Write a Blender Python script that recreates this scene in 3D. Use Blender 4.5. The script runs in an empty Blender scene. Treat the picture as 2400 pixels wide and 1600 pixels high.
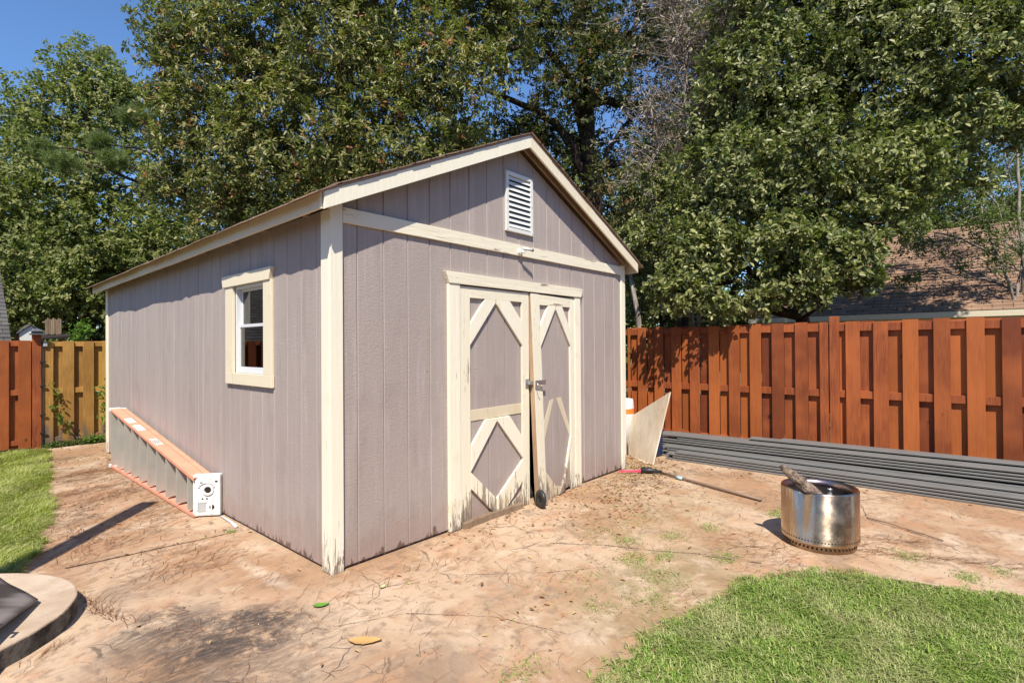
import bpy, math, random
import numpy as np
from mathutils import Vector, noise
random.seed(7); rng = np.random.default_rng(7)
SC = bpy.context.scene
COL = SC.collection
PI = math.pi
R = math.radians

# ------------------------------------------------------------------ camera
CAM = np.array([-1.69598, -2.99163, 1.40615])
CR = np.array([0.66105933, -0.75030519, -0.00653282])
CU = np.array([-8.56e-04, -9.46068573e-03, 9.99954880e-01])
CF = np.array([0.75033314, 0.66102391, 0.00689634])
FPX = 1231.306
def at(px, py, d):
    """world point for a place seen at px,py of the 2400x1600 photo, d metres ahead"""
    return CAM + d*(CF + CR*(px-1200)/FPX - CU*(py-800)/FPX)

# ------------------------------------------------------------------ mesh helpers
class MB:
    def __init__(s): s.v = []; s.f = []
    def add(s, vs, fs):
        o = len(s.v); s.v += [tuple(v) for v in vs]; s.f += [tuple(i+o for i in f) for f in fs]; return s
    def box(s, x0, x1, y0, y1, z0, z1):
        return s.add([(x0,y0,z0),(x1,y0,z0),(x1,y1,z0),(x0,y1,z0),(x0,y0,z1),(x1,y0,z1),(x1,y1,z1),(x0,y1,z1)],
                     [(0,3,2,1),(4,5,6,7),(0,1,5,4),(1,2,6,5),(2,3,7,6),(3,0,4,7)])
    def prism(s, poly, a, b, axis='y'):
        """poly in the two other axes, pushed from a to b along axis"""
        n = len(poly)
        def m(p, t):
            return {'y': (p[0], t, p[1]), 'x': (t, p[0], p[1]), 'z': (p[0], p[1], t)}[axis]
        vs = [m(p, a) for p in poly] + [m(p, b) for p in poly]
        fs = [tuple(range(n-1, -1, -1)), tuple(range(n, 2*n))] + [(i, (i+1) % n, n+(i+1) % n, n+i) for i in range(n)]
        return s.add(vs, fs)
    def tube(s, pts, rad, n=6, cap=True):
        pts = [np.array(p, float) for p in pts]
        if not hasattr(rad, '__len__'): rad = [rad]*len(pts)
        o = len(s.v); up = None
        for i, p in enumerate(pts):
            t = pts[min(i+1, len(pts)-1)] - pts[max(i-1, 0)]
            t /= (np.linalg.norm(t)+1e-9)
            if up is None:
                up = np.cross(t, (0.3, 0.2, 1)) if abs(t[2]) < .9 else np.cross(t, (1, 0.1, 0))
            a = up - t*np.dot(up, t); a /= (np.linalg.norm(a)+1e-9); up = a
            b = np.cross(t, a)
            for k in range(n):
                w = 2*PI*k/n
                s.v.append(tuple(p + rad[i]*(math.cos(w)*a + math.sin(w)*b)))
        for i in range(len(pts)-1):
            for k in range(n):
                k2 = (k+1) % n
                s.f.append((o+i*n+k, o+i*n+k2, o+(i+1)*n+k2, o+(i+1)*n+k))
        if cap:
            s.f.append(tuple(o+k for k in range(n-1, -1, -1)))
            s.f.append(tuple(o+(len(pts)-1)*n+k for k in range(n)))
        return s
    def lathe(s, prof, c=(0,0,0), n=40, closed=False):
        o = len(s.v); m = len(prof)
        for r, z in prof:
            for k in range(n):
                w = 2*PI*k/n; s.v.append((c[0]+r*math.cos(w), c[1]+r*math.sin(w), c[2]+z))
        for i in range(m if closed else m-1):
            j = (i+1) % m
            for k in range(n):
                k2 = (k+1) % n
                s.f.append((o+i*n+k, o+i*n+k2, o+j*n+k2, o+j*n+k))
        return s
    def obb(s, c, ax, ay, az):
        """oriented box: centre and three half-axis vectors"""
        c, ax, ay, az = (np.array(q, float) for q in (c, ax, ay, az))
        vs = [c+i*ax+j*ay+k*az for k in (-1, 1) for i, j in ((-1,-1),(1,-1),(1,1),(-1,1))]
        return s.add(vs, [(0,3,2,1),(4,5,6,7),(0,1,5,4),(1,2,6,5),(2,3,7,6),(3,0,4,7)])

def wloc(o):
    p = np.zeros(3)
    while o is not None:
        p += np.array(o.location); o = o.parent
    return p
def finish(name, me, mat, parent, smooth):
    if mat:
        for mm in (mat if isinstance(mat, (list, tuple)) else [mat]): me.materials.append(mm)
    o = bpy.data.objects.new(name, me); COL.objects.link(o)
    if parent is not None: o.parent = parent
    if smooth:
        me.polygons.foreach_set('use_smooth', np.ones(len(me.polygons), bool))
    me.update()
    return o
def obj(name, mb, mat, parent=None, smooth=False, bevel=0, loc=None):
    """links what was collected (world coordinates) as ONE mesh object"""
    me = bpy.data.meshes.new(name)
    off = wloc(parent) if parent is not None else np.zeros(3)
    l = np.array(loc, float) if loc is not None else np.zeros(3)
    v = np.array(mb.v) - off - l
    me.from_pydata([tuple(q) for q in v], [], mb.f)
    o = finish(name, me, mat, parent, smooth)
    o.location = l
    if bevel:
        b = o.modifiers.new('bevel', 'BEVEL'); b.width = bevel; b.segments = 2; b.limit_method = 'ANGLE'
    return o
def np_obj(name, V, F, mat, parent=None, smooth=False, matidx=None):
    """V (n,3) float world coordinates, F (m,4) int"""
    me = bpy.data.meshes.new(name)
    off = wloc(parent) if parent is not None else np.zeros(3)
    V = (V - off).astype(np.float32); F = F.astype(np.int32)
    me.vertices.add(len(V)); me.vertices.foreach_set('co', V.ravel())
    me.loops.add(F.size); me.loops.foreach_set('vertex_index', F.ravel())
    me.polygons.add(len(F))
    me.polygons.foreach_set('loop_start', np.arange(0, F.size, 4, dtype=np.int32))
    me.polygons.foreach_set('loop_total', np.full(len(F), 4, np.int32))
    o = finish(name, me, mat, parent, smooth)
    if matidx is not None: me.polygons.foreach_set('material_index', matidx.astype(np.int32))
    me.update(calc_edges=True)
    return o
def tag(o, label=None, cat=None, group=None, kind=None):
    for k, v in (('label', label), ('category', cat), ('group', group), ('kind', kind)):
        if v: o[k] = v
    return o
def thing(name, loc, label, cat, group=None):
    o = bpy.data.objects.new(name, None); COL.objects.link(o)
    o.location = loc; o.empty_display_size = .1
    return tag(o, label, cat, group)
def copy_tree(o, parent=None):
    c = o.copy(); COL.objects.link(c)
    if parent is not None: c.parent = parent
    for ch in [q for q in SC.objects if q.parent == o]: copy_tree(ch, c)
    return c

# ------------------------------------------------------------------ material helpers
class NT:
    def __init__(s, name, rough=.8, spec=.3):
        s.m = bpy.data.materials.new(name); s.m.use_nodes = True
        s.t = s.m.node_tree; s.n = s.t.nodes; s.b = s.n['Principled BSDF']; s.out = s.n['Material Output']
        s.b.inputs['Roughness'].default_value = rough
        s.b.inputs['Specular IOR Level'].default_value = spec
        s.co = s.n.new('ShaderNodeTexCoord').outputs['Object']
    def L(s, a, b): s.t.links.new(a, b)
    def setin(s, sock, v):
        if isinstance(v, bpy.types.NodeSocket): s.L(v, sock)
        elif isinstance(v, (tuple, list)) and len(v) == 3 and sock.type == 'RGBA': sock.default_value = (*v, 1)
        else: sock.default_value = v
    def mapping(s, scale=(1,1,1), rot=(0,0,0), loc=(0,0,0), vec=None):
        k = s.n.new('ShaderNodeMapping'); s.L(vec or s.co, k.inputs[0])
        k.inputs['Scale'].default_value = scale; k.inputs['Rotation'].default_value = rot; k.inputs['Location'].default_value = loc
        return k.outputs[0]
    def noise(s, scale=5, detail=4, rough=.6, vec=None, dist=0):
        k = s.n.new('ShaderNodeTexNoise'); s.L(vec or s.co, k.inputs['Vector'])
        k.inputs['Scale'].default_value = scale; k.inputs['Detail'].default_value = detail
        k.inputs['Roughness'].default_value = rough; k.inputs['Distortion'].default_value = dist
        return k.outputs['Fac']
    def noisec(s, scale=5, detail=2, vec=None):
        k = s.n.new('ShaderNodeTexNoise'); s.L(vec or s.co, k.inputs['Vector'])
        k.inputs['Scale'].default_value = scale; k.inputs['Detail'].default_value = detail
        return k.outputs['Color']
    def voro(s, scale=5, vec=None, feature='DISTANCE_TO_EDGE', out='Distance', rnd=1):
        k = s.n.new('ShaderNodeTexVoronoi'); k.feature = feature; s.L(vec or s.co, k.inputs['Vector'])
        k.inputs['Scale'].default_value = scale; k.inputs['Randomness'].default_value = rnd
        return k.outputs[out]
    def ramp(s, fac, stops, interp='LINEAR'):
        k = s.n.new('ShaderNodeValToRGB'); s.L(fac, k.inputs[0]); e = k.color_ramp.elements; k.color_ramp.interpolation = interp
        for i, (p, c) in enumerate(stops):
            if not isinstance(c, tuple): c = (c, c, c)
            if i > 1: e.new(p)
            e[i].position = p; e[i].color = (*c, 1)
        return k.outputs[0]
    def mix(s, fac, a, b, mode='MIX'):
        k = s.n.new('ShaderNodeMix'); k.data_type = 'RGBA'; k.blend_type = mode
        s.setin(k.inputs[0], fac); s.setin(k.inputs[6], a); s.setin(k.inputs[7], b)
        return k.outputs[2]
    def math(s, op, a, b=0, clamp=False):
        k = s.n.new('ShaderNodeMath'); k.operation = op; k.use_clamp = clamp
        s.setin(k.inputs[0], a); s.setin(k.inputs[1], b)
        return k.outputs[0]
    def smooth(s, v, a, b, lo=0, hi=1):
        k = s.n.new('ShaderNodeMapRange'); k.interpolation_type = 'SMOOTHSTEP'
        s.setin(k.inputs[0], v); k.inputs[1].default_value = a; k.inputs[2].default_value = b
        k.inputs[3].default_value = lo; k.inputs[4].default_value = hi
        return k.outputs[0]
    def xyz(s, vec=None):
        k = s.n.new('ShaderNodeSeparateXYZ'); s.L(vec or s.co, k.inputs[0]); return k.outputs
    def dist2(s, cx, cy, sx=1, sy=1, vec=None, rot=0):
        """distance of (x,y) from a centre, in units of the two radii"""
        v = s.mapping((1/sx, 1/sy, 0), vec=s.mapping((1,1,1), (0,0,rot), vec=s.mapping((1,1,1), loc=(-cx,-cy,0), vec=vec)))
        k = s.n.new('ShaderNodeVectorMath'); k.operation = 'LENGTH'; s.L(v, k.inputs[0]); return k.outputs['Value']
    def island(s):
        return s.n.new('ShaderNodeNewGeometry').outputs['Random Per Island']
    def color(s, c): s.setin(s.b.inputs['Base Color'], c)
    def bump(s, h, strength=.3, dist=.01, prev=None):
        k = s.n.new('ShaderNodeBump'); s.L(h, k.inputs['Height']); k.inputs['Strength'].default_value = strength
        k.inputs['Distance'].default_value = dist
        if prev: s.L(prev, k.inputs['Normal'])
        s.L(k.outputs[0], s.b.inputs['Normal']); return k.outputs[0]

def m_plain(name, c, rough=.6, spec=.4, metal=0, var=.12, scale=12):
    n = NT(name, rough, spec)
    f = n.noise(scale, 4)
    n.color(n.mix(f, tuple(q*(1-var) for q in c), tuple(min(1, q*(1+var)) for q in c)))
    n.b.inputs['Metallic'].default_value = metal
    n.bump(n.noise(scale*8, 2), .15, .002)
    return n.m

def m_siding():
    n = NT('siding paint', .62, .35)
    x, y, z = n.xyz()[:]
    big = n.noise(1.6, 3, vec=n.mapping((1, 1, .35)))
    c = n.mix(big, (.335, .278, .252), (.412, .348, .315))
    c = n.mix(n.smooth(n.island(), 0, 1, 0, .22), c, (.295, .24, .23))
    bl = n.noise(5, 4, .6, vec=n.mapping((1, 1, .5)))
    c = n.mix(n.smooth(bl, .52, .7, 0, .3), c, (.26, .21, .20))
    # chalky lighter streaks, dark speckles of dirt
    st = n.noise(26, 3, vec=n.mapping((1, 1, .06)))
    c = n.mix(n.smooth(st, .5, .75, 0, .4), c, (.49, .42, .40))
    run = n.noise(9, 4, .7, vec=n.mapping((1, 1, .10)))
    c = n.mix(n.smooth(run, .56, .72, 0, .35), c, (.24, .19, .18))
    pink = n.math('MULTIPLY', n.smooth(n.dist2(2.7, .35, 1.4, .42, vec=n.mapping((1,1,1), (0, R(90), R(90)))), .2, 1.1, .0, 0), 1)
    # rot and dirt creeping up from the bottom edge, ragged
    rag = n.noise(22, 4, vec=n.mapping((1, 1, .25)))
    edge = n.math('SUBTRACT', z, n.math('MULTIPLY', n.smooth(rag, .42, .8), .11))
    c = n.mix(n.smooth(edge, -.012, .012, 1, 0), c, (.025, .018, .016))
    dirt = n.math('SUBTRACT', z, n.math('MULTIPLY', n.noise(7, 4), .5))
    c = n.mix(n.smooth(dirt, -.25, .1, .45, 0), c, (.30, .19, .15))
    spk = n.noise(140, 1)
    c = n.mix(n.smooth(spk, .74, .8, 0, .5), c, (.12, .09, .08))
    kn = n.voro(4.7, vec=n.mapping((1, 1, .8)), feature='F1')
    c = n.mix(n.smooth(kn, .016, .028, .85, 0), c, (.06, .045, .04))
    n.color(c)
    # rough sawn texture: short wavy ripples across the board
    w = n.noise(38, 4, .65, vec=n.mapping((.7, .7, 2.0), loc=(0, 0, 0)), dist=1.6)
    g = n.noise(90, 2, vec=n.mapping((1, 1, .08)))
    b = n.bump(w, .5, .007)
    n.bump(g, .25, .002, b)
    return n.m

def m_trim(name, base, worn=.5, lowdirt=True, hz=False):
    """old cream paint, peeling to grey wood"""
    n = NT(name, .55, .35)
    x, y, z = n.xyz()[:]
    c = n.mix(n.noise(2.5, 3), tuple(q*.9 for q in base), base)
    oi = n.island()
    c = n.mix(n.smooth(oi, 0, 1, 0, .25), c, tuple(q*.82 for q in base))
    q_ = (lambda t: (t, 1, 1)) if hz else (lambda t: (1, 1, t))
    grain = n.noise(34, 4, .7, vec=n.mapping(q_(.07)))
    peel = n.noise(13, 5, .72, vec=n.mapping(q_(.16)))
    low = n.smooth(z, 0, .42, .22, 0) if lowdirt else .0
    t = n.math('ADD', n.math('ADD', peel, n.math('MULTIPLY', n.math('SUBTRACT', grain, .5), .7)), low)
    wood = n.mix(grain, (.15, .11, .08), (.44, .36, .28))
    c = n.mix(n.smooth(t, .80-.2*worn, .84-.2*worn), c, wood)
    crack = n.noise(60, 3, .8, vec=n.mapping(q_(.03)))
    ct = n.math('ADD', crack, n.math('MULTIPLY', low, .6) if lowdirt else 0.0)
    c = n.mix(n.smooth(ct, .69-.04*worn, .73-.04*worn, 0, .85), c, (.12, .09, .07))
    bot = n.math('SUBTRACT', z, n.math('MULTIPLY', n.smooth(n.noise(40, 3, .7, vec=n.mapping((1,1,.2))), .45, .75), .16))
    if lowdirt: c = n.mix(n.smooth(bot, -.04, .03, .9, 0), c, n.mix(grain, (.05, .036, .028), (.30, .23, .17)))
    stain = n.noise(3.2, 4)
    c = n.mix(n.smooth(stain, .56, .75, 0, .4), c, tuple(q*k for q, k in zip(base, (.78, .68, .5))))
    n.color(c)
    b = n.bump(t, .5, .006)
    n.bump(grain, .3, .002, b)
    return n.m

def m_wood(name, a, b, dark, var=.35, gray=None, scale=1, rough=.6):
    """stained boards: grain along z, knots, board to board differences"""
    n = NT(name, rough, .32)
    oi = n.island()
    off = n.n.new('ShaderNodeCombineXYZ'); n.L(n.math('MULTIPLY', oi, 7.3), off.inputs[0]); n.L(n.math('MULTIPLY', oi, 31.7), off.inputs[2])
    ad = n.n.new('ShaderNodeVectorMath'); n.L(n.co, ad.inputs[0]); n.L(off.outputs[0], ad.inputs[1])
    v = ad.outputs[0]
    gr = n.noise(16*scale, 5, .65, vec=n.mapping((2.2, 2.2, .16), vec=v), dist=1.6)
    fine = n.noise(120*scale, 2, .6, vec=n.mapping((1, 1, .03), vec=v))
    c = n.mix(n.smooth(gr, .3, .7), a, b)
    c = n.mix(n.smooth(fine, .45, .75, 0, .5), c, dark)
    c = n.mix(n.smooth(oi, 0, 1, 0, var), c, tuple(q*.55 for q in a))
    o2 = n.math('FRACT', n.math('MULTIPLY', oi, 17.31))
    c = n.mix(n.smooth(o2, .5, 1, 0, .6), c, tuple(min(1, q*k_) for q, k_ in zip(b, (1.22, 1.30, 1.0))))
    big = n.noise(1.3, 3, vec=v)
    c = n.mix(n.smooth(big, .4, .7, 0, .45), c, tuple(min(1, q*1.35) for q in b))
    kn = n.voro(2.3, vec=n.mapping((1.3, 1.3, .8), vec=v), feature='F1')
    c = n.mix(n.smooth(kn, .03, .075, .9, 0), c, dark)
    if gray:
        z = n.xyz()[2]
        t = n.math('SUBTRACT', n.noise(6, 4, vec=n.mapping((1, 1, .3), vec=v)), n.math('MULTIPLY', z, .6))
        c = n.mix(n.smooth(t, .32, .55, 0, .9), c, gray)
    n.color(c)
    n.bump(fine, .35, .003, n.bump(gr, .3, .004))
    return n.m

def m_patio():
    n = NT('stained concrete', .85, .2)
    co = n.co
    dv = n.n.new('ShaderNodeVectorMath'); dv.operation = 'MULTIPLY_ADD'
    n.L(n.noisec(2.2, 3), dv.inputs[0]); dv.inputs[1].default_value = (.25, .25, 0); n.L(co, dv.inputs[2])
    w = dv.outputs[0]
    n1 = n.noise(.9, 5, .6, vec=w); n2 = n.noise(3.4, 5, .65, vec=w); n3 = n.noise(14, 5, .7, vec=w)
    c = n.mix(n.smooth(n1, .40, .60), (.335, .20, .115), (.46, .33, .225))
    c = n.mix(n.smooth(n2, .5, .68, 0, .65), c, (.40, .205, .11))
    c = n.mix(n.smooth(n2, .30, .44, .6, 0), c, (.56, .44, .33))
    c = n.mix(n.smooth(n3, .50, .66, 0, .6), c, (.20, .13, .09))
    c = n.mix(n.smooth(n3, .25, .40, .4, 0), c, (.53, .40, .30))
    for cx, cy, sx, sy in ((-.45, 4.6, .55, .16), (-.55, 3.7, .4, .12), (-.5, 5.6, .5, .2), (-.95, 2.3, .12, .9), (-.45, 3.2, .35, .12)):
        d = n.dist2(cx, cy, sx, sy, vec=w)
        f = n.math('MULTIPLY', n.smooth(d, .2, 1.2, .7, 0), n.smooth(n.noise(26, 5, .75, vec=w), .42, .6))
        c = n.mix(f, c, (.17, .095, .055))
    # greenish brown soil film toward the grass and in front of the doors
    for cx, cy, sx, sy, st in ((1.4, -1.45, 1.0, .45, .75), (.5, -1.75, .7, .3, .6), (2.7, -.8, 1.0, .7, .4), (3.6, .1, .8, .6, .6), (-.3, 5.6, .9, 1.6, .35)):
        d = n.dist2(cx, cy, sx, sy, vec=w)
        f = n.math('MULTIPLY', n.smooth(d, .25, 1.15, 1, 0), n.smooth(n.noise(4.5, 5, .7, vec=w), .36, .56))
        c = n.mix(n.math('MULTIPLY', f, st), c, (.235, .175, .09))
    brk = n.smooth(n.noise(30, 6, .8, vec=n.mapping((.6, 1.4, 1), (0, 0, R(-40)), vec=w)), .34, .58, .25, 1)
    # soot-dark weathering
    for cx, cy, sx, sy, st, rt in ((-.40, -.02, .26, .16, 1, .7), (-.62, -.20, .26, .14, 1, .5), (-.52, -.10, .48, .30, .8, .6), (-.72, .28, .30, .28, .75, .3), (-.85, -.15, .40, .55, .5, .4), (-.62, -.55, .5, .35, .55, .5), (-.1, .30, .12, .1, .55, 0), (-.35, 5.9, .4, .15, .6, 0), (-.5, 5.2, .4, .1, .6, .2)):
        d = n.dist2(cx, cy, sx, sy, vec=w, rot=rt)
        f = n.math('MULTIPLY', n.smooth(d, .3, 1.2, 1, 0), n.smooth(n.noise(5.5, 6, .75, vec=w), .37, .52))
        f = n.math('MULTIPLY', f, brk)
        c = n.mix(n.math('MULTIPLY', f, st), c, (.062, .048, .042))
    n5 = n.noise(1.7, 6, .72, vec=n.mapping((1, 1, 1), loc=(5, 3, 0), vec=w))
    c = n.mix(n.smooth(n5, .53, .66, 0, .55), c, (.215, .155, .11))
    c = n.mix(n.smooth(n5, .30, .42, .5, 0), c, (.58, .45, .33))
    # streaky smears
    sm = n.noise(7, 4, .7, vec=n.mapping((.5, 3.2, 1), (0, 0, R(-52)), vec=w))
    c = n.mix(n.smooth(sm, .56, .72, 0, .55), c, (.20, .135, .095))
    # fine crazing cracks
    dv2 = n.n.new('ShaderNodeVectorMath'); dv2.operation = 'MULTIPLY_ADD'
    n.L(n.noisec(6, 3), dv2.inputs[0]); dv2.inputs[1].default_value = (.13, .13, 0); n.L(co, dv2.inputs[2])
    v = n.voro(7.5, vec=dv2.outputs[0])
    line = n.smooth(v, .004, .034, 1, 0)
    msk = n.smooth(n.dist2(-.60, -.50, .75, .85, vec=w), .45, 1.05, 1, 0)
    msk = n.math('MULTIPLY', msk, n.smooth(n.noise(3.2, 3), .46, .56))
    crk = n.math('MULTIPLY', line, msk)
    v2 = n.voro(1.1, vec=dv2.outputs[0])
    crk2 = n.math('MULTIPLY', n.smooth(v2, .0015, .006, .8, 0), n.smooth(n.noise(1.1, 2), .55, .60))
    crk = n.math('MAXIMUM', crk, crk2)
    c = n.mix(n.math('MULTIPLY', crk, .85), c, (.075, .052, .042))
    # white lime streak by the shed corner
    d = n.dist2(-.13, .48, .06, .5, vec=w, rot=R(-6))
    c = n.mix(n.math('MULTIPLY', n.smooth(d, .2, 1.1, .45, 0), n.smooth(n3, .3, .6)), c, (.66, .55, .44))
    g = n.noise(160, 3, .8)
    c = n.mix(n.smooth(g, .58, .75, 0, .45), c, (.17, .11, .08))
    c = n.mix(n.smooth(g, .25, .4, .3, 0), c, (.62, .49, .38))
    fl = n.noise(48, 4, .75, vec=n.mapping((.45, 1.6, 1), (0, 0, R(-48)), vec=w))
    c = n.mix(n.smooth(fl, .61, .72, 0, .4), c, (.19, .13, .095))
    n.color(c)
    b = n.bump(n2, .3, .03)
    b = n.bump(n3, .25, .006, b)
    b = n.bump(fl, .25, .003, b)
    b = n.bump(g, .35, .004, b)
    n.bump(crk, -.6, .006, b) if False else None
    return n.m

def m_leaf(name, cols, rough=.38, trans=.25, dry=0, big=.35):
    """leaf-to-leaf colour differences, glossy, some light coming through"""
    n = NT(name, rough, .35)
    oi = n.island()
    k = len(cols)
    c = n.ramp(oi, [(i/(k-1), q) for i, q in enumerate(cols)])
    bn = n.noise(big, 2)
    c = n.mix(n.smooth(bn, .35, .65, 0, .35), c, tuple(q*.6 for q in cols[0]))
    bk = n.n.new('ShaderNodeNewGeometry').outputs['Backfacing']
    c = n.mix(n.math('MULTIPLY', bk, .35), c, (.20, .24, .12))
    n.color(c)
    tr = n.n.new('ShaderNodeBsdfTranslucent')
    n.L(n.mix(1, c, (1.0, 1.25, .45), 'MULTIPLY'), tr.inputs[0])
    mx = n.n.new('ShaderNodeMixShader'); mx.inputs[0].default_value = trans
    n.L(n.b.outputs[0], mx.inputs[1]); n.L(tr.outputs[0], mx.inputs[2]); n.L(mx.outputs[0], n.out.inputs[0])
    return n.m

def m_bark(name, a, b):
    n = NT(name, .9, .15)
    f = n.noise(18, 5, .7, vec=n.mapping((1, 1, .25)))
    n.color(n.mix(n.smooth(f, .35, .65), a, b)); n.bump(f, .8, .03)
    return n.m

def m_shingle(name, a, b, axis='x', per=.14):
    n = NT(name, .92, .1)
    br = n.n.new('ShaderNodeTexBrick')
    rot = (0, 0, R(90)) if axis == 'x' else (0, 0, 0)
    n.L(n.mapping((1, 1, 1), rot), br.inputs['Vector'])
    br.inputs['Scale'].default_value = 1; br.inputs['Brick Width'].default_value = .3; br.inputs['Row Height'].default_value = per
    br.inputs['Mortar Size'].default_value = .008; br.inputs['Bias'].default_value = -.1
    br.inputs['Color1'].default_value = (*a, 1); br.inputs['Color2'].default_value = (*b, 1)
    br.inputs['Mortar'].default_value = (a[0]*.3, a[1]*.3, a[2]*.3, 1)
    c = n.mix(n.smooth(n.noise(90, 3), .4, .7, 0, .5), br.outputs[0], tuple(q*.5 for q in a))
    c = n.mix(n.smooth(n.noise(1.5, 3), .4, .7, 0, .35), c, tuple(q*1.25 for q in b))
    n.color(c); n.bump(n.noise(120, 2), .4, .004)
    return n.m

M = {}
M['siding'] = m_siding()
CREAM = (.83, .77, .62)
M['trim'] = m_trim('cream paint', CREAM, .25)
M['trim_clean'] = m_trim('cream paint fair', (.76, .67, .50), .0, lowdirt=False)
M['trim_worn'] = m_trim('cream paint worn', (.80, .73, .57), .8)
M['trim_h'] = m_trim('cream paint worn boards', (.80, .73, .57), .85, lowdirt=False, hz=True)
M['ghost'] = m_trim('faded cream boards', (.66, .56, .40), .45)
M['rotwood'] = m_wood('rotten wood', (.20, .13, .085), (.30, .21, .14), (.05, .035, .025))
M['rawwood'] = m_wood('bare wood', (.30, .19, .12), (.42, .29, .19), (.12, .08, .05))
M['fence_red'] = m_wood('red stained wood', (.205, .046, .017), (.37, .102, .027), (.055, .015, .008), var=.85)
M['fence_gold'] = m_wood('yellowed stained wood', (.32, .15, .032), (.45, .25, .07), (.12, .05, .02), var=.5, gray=(.13, .10, .075))
M['fence_old'] = m_wood('weathered post wood', (.33, .17, .07), (.42, .23, .10), (.14, .06, .03))
M['ply'] = m_wood('bleached plywood', (.62, .47, .32), (.76, .66, .53), (.38, .26, .17), var=.0, scale=.35, rough=.75)
M['white'] = m_plain('white metal', (.68, .67, .63), .4, .5, var=.05)
M['vinyl'] = m_plain('white vinyl', (.64, .65, .66), .35, .5, var=.04)
M['deck'] = m_plain('grey composite', (.15, .146, .14), .5, .4, var=.25, scale=5)
M['black'] = m_plain('black rubber', (.02, .02, .022), .45, .5)
M['dark'] = m_plain('dark interior', (.03, .025, .022), .9, .1)
M['galv'] = m_plain('galvanised steel', (.55, .56, .58), .35, .5, metal=.9)
M['alu'] = m_plain('dull aluminium', (.50, .49, .44), .42, .5, metal=.35, var=.2, scale=6)
M['orange_rail'] = m_plain('faded orange fibreglass', (.66, .28, .18), .6, .35, var=.3, scale=9)
M['plastic'] = m_plain('weathered white plastic', (.66, .66, .65), .5, .4, var=.35, scale=26)
M['sticker'] = m_plain('sticker', (.75, .74, .70), .5, .3, var=.05)
M['ink'] = m_plain('ink', (.03, .03, .05), .5, .3)
M['bark'] = m_bark('bark', (.022, .015, .011), (.075, .052, .040))
M['bark_pale'] = m_bark('pale bark', (.16, .13, .11), (.34, .30, .26))
M['twig'] = m_bark('dry twig', (.20, .155, .125), (.40, .33, .29))
M['shingle'] = m_shingle('brown shingles', (.20, .13, .095), (.30, .20, .15))
M['shingle_n'] = m_shingle('neighbour shingles', (.23, .14, .095), (.34, .22, .15), per=.14)
M['shingle_g'] = m_shingle('grey shingles', (.085, .08, .08), (.13, .12, .115), axis='y')

# ------------------------------------------------------------------ world and sun
LD = np.array([.131, .115, -.237]); LD /= np.linalg.norm(LD)
EL = math.asin(-LD[2])
W = bpy.data.worlds.new('World'); SC.world = W; W.use_nodes = True
sky = W.node_tree.nodes.new('ShaderNodeTexSky'); sky.sky_type = 'NISHITA'; sky.sun_disc = False
sky.sun_elevation = EL; sky.sun_rotation = math.atan2(-LD[0], -LD[1])
sky.air_density = 1.05; sky.dust_density = 0; sky.ozone_density = 10.0; sky.altitude = 0
bg = W.node_tree.nodes['Background']; bg.inputs[1].default_value = .11
hs = W.node_tree.nodes.new('ShaderNodeHueSaturation'); hs.inputs['Saturation'].default_value = 1.0
W.node_tree.links.new(sky.outputs[0], hs.inputs['Color']); W.node_tree.links.new(hs.outputs[0], bg.inputs[0])
ld = bpy.data.lights.new('sun', 'SUN'); ld.energy = 4.4; ld.angle = R(.5); ld.color = (1, .935, .81)
lo = bpy.data.objects.new('sun', ld); COL.objects.link(lo)
lo.rotation_euler = Vector(LD).to_track_quat('-Z', 'Y').to_euler(); lo.location = (-6, -6, 12)

# ------------------------------------------------------------------ ground, patio, step
m = NT('soil', .95, .1)
m.color(m.mix(m.noise(2, 5), (.10, .085, .04), (.17, .13, .07))); m.bump(m.noise(30, 4), .6, .03)
M['soil'] = m.m
m = NT('thatch', .95, .1)
m.color(m.mix(m.noise(14, 5), (.06, .07, .02), (.17, .13, .065))); m.bump(m.noise(60, 3), .6, .02)
M['thatch'] = m.m
g = MB(); g.add([(-300,-300,-.03),(300,-300,-.03),(300,300,-.03),(-300,300,-.03)], [(0,1,2,3)])
tag(obj('ground', g, M['soil']), kind='structure')
M['patio'] = m_patio()
EDGE = [(-.46, 6.9), (-.48, 6.53), (-.66, 5.2), (-.83, 4.1), (-.98, 2.95), (-1.10, 2.3), (-1.26, 1.56), (-1.33, 1.36)]
P = EDGE + [(-1.7, 1.36), (-3.2, .2), (-3.2, -4.5), (-.6, -4.5), (-.25, -2.5), (.1, -1.87), (.6, -1.80), (1.12, -1.88), (1.62, -2.0), (1.92, -2.12),
     (2.08, -2.40), (2.22, -2.70), (2.31, -3.2), (2.5, -4.5), (5.7, -4.5), (5.7, 6.9)]
pm = MB(); pm.prism(P, -.09, -.010, 'z')
tag(obj('patio', pm, M['patio']), kind='structure')
# control joints: shallow dark seams in the slab
def seam(pts, w, name):
    b = MB(); n_ = 40
    for i in range(len(pts)-1):
        a, c = np.array(pts[i]), np.array(pts[i+1])
        L_, Rr = [], []
        d = (c-a)/np.linalg.norm(c-a); nn = np.array([-d[1], d[0]])
        for k in range(n_+1):
            p = a+(c-a)*k/n_ + nn*(noise.noise(Vector((k*.35, i*9, w*100)))*.006)
            ww = w*(.25+1.1*abs(noise.noise(Vector((k*.5, 4.1, i)))))*(1.3-.8*k/n_)
            L_.append(p+nn*ww); Rr.append(p-nn*ww)
        vs = [(q[0], q[1], -.0062) for q in L_] + [(q[0], q[1], -.0062) for q in Rr]
        b.add(vs, [(k, k+n_+1, k+n_+2, k+1) for k in range(n_)])
    return b
M['seam'] = m_plain('seam dirt', (.075, .055, .042), .95, .1, var=.4, scale=40)
sj = seam([(-1.06, 1.405), (-.10, 1.268)], .015, 'joint')
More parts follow.
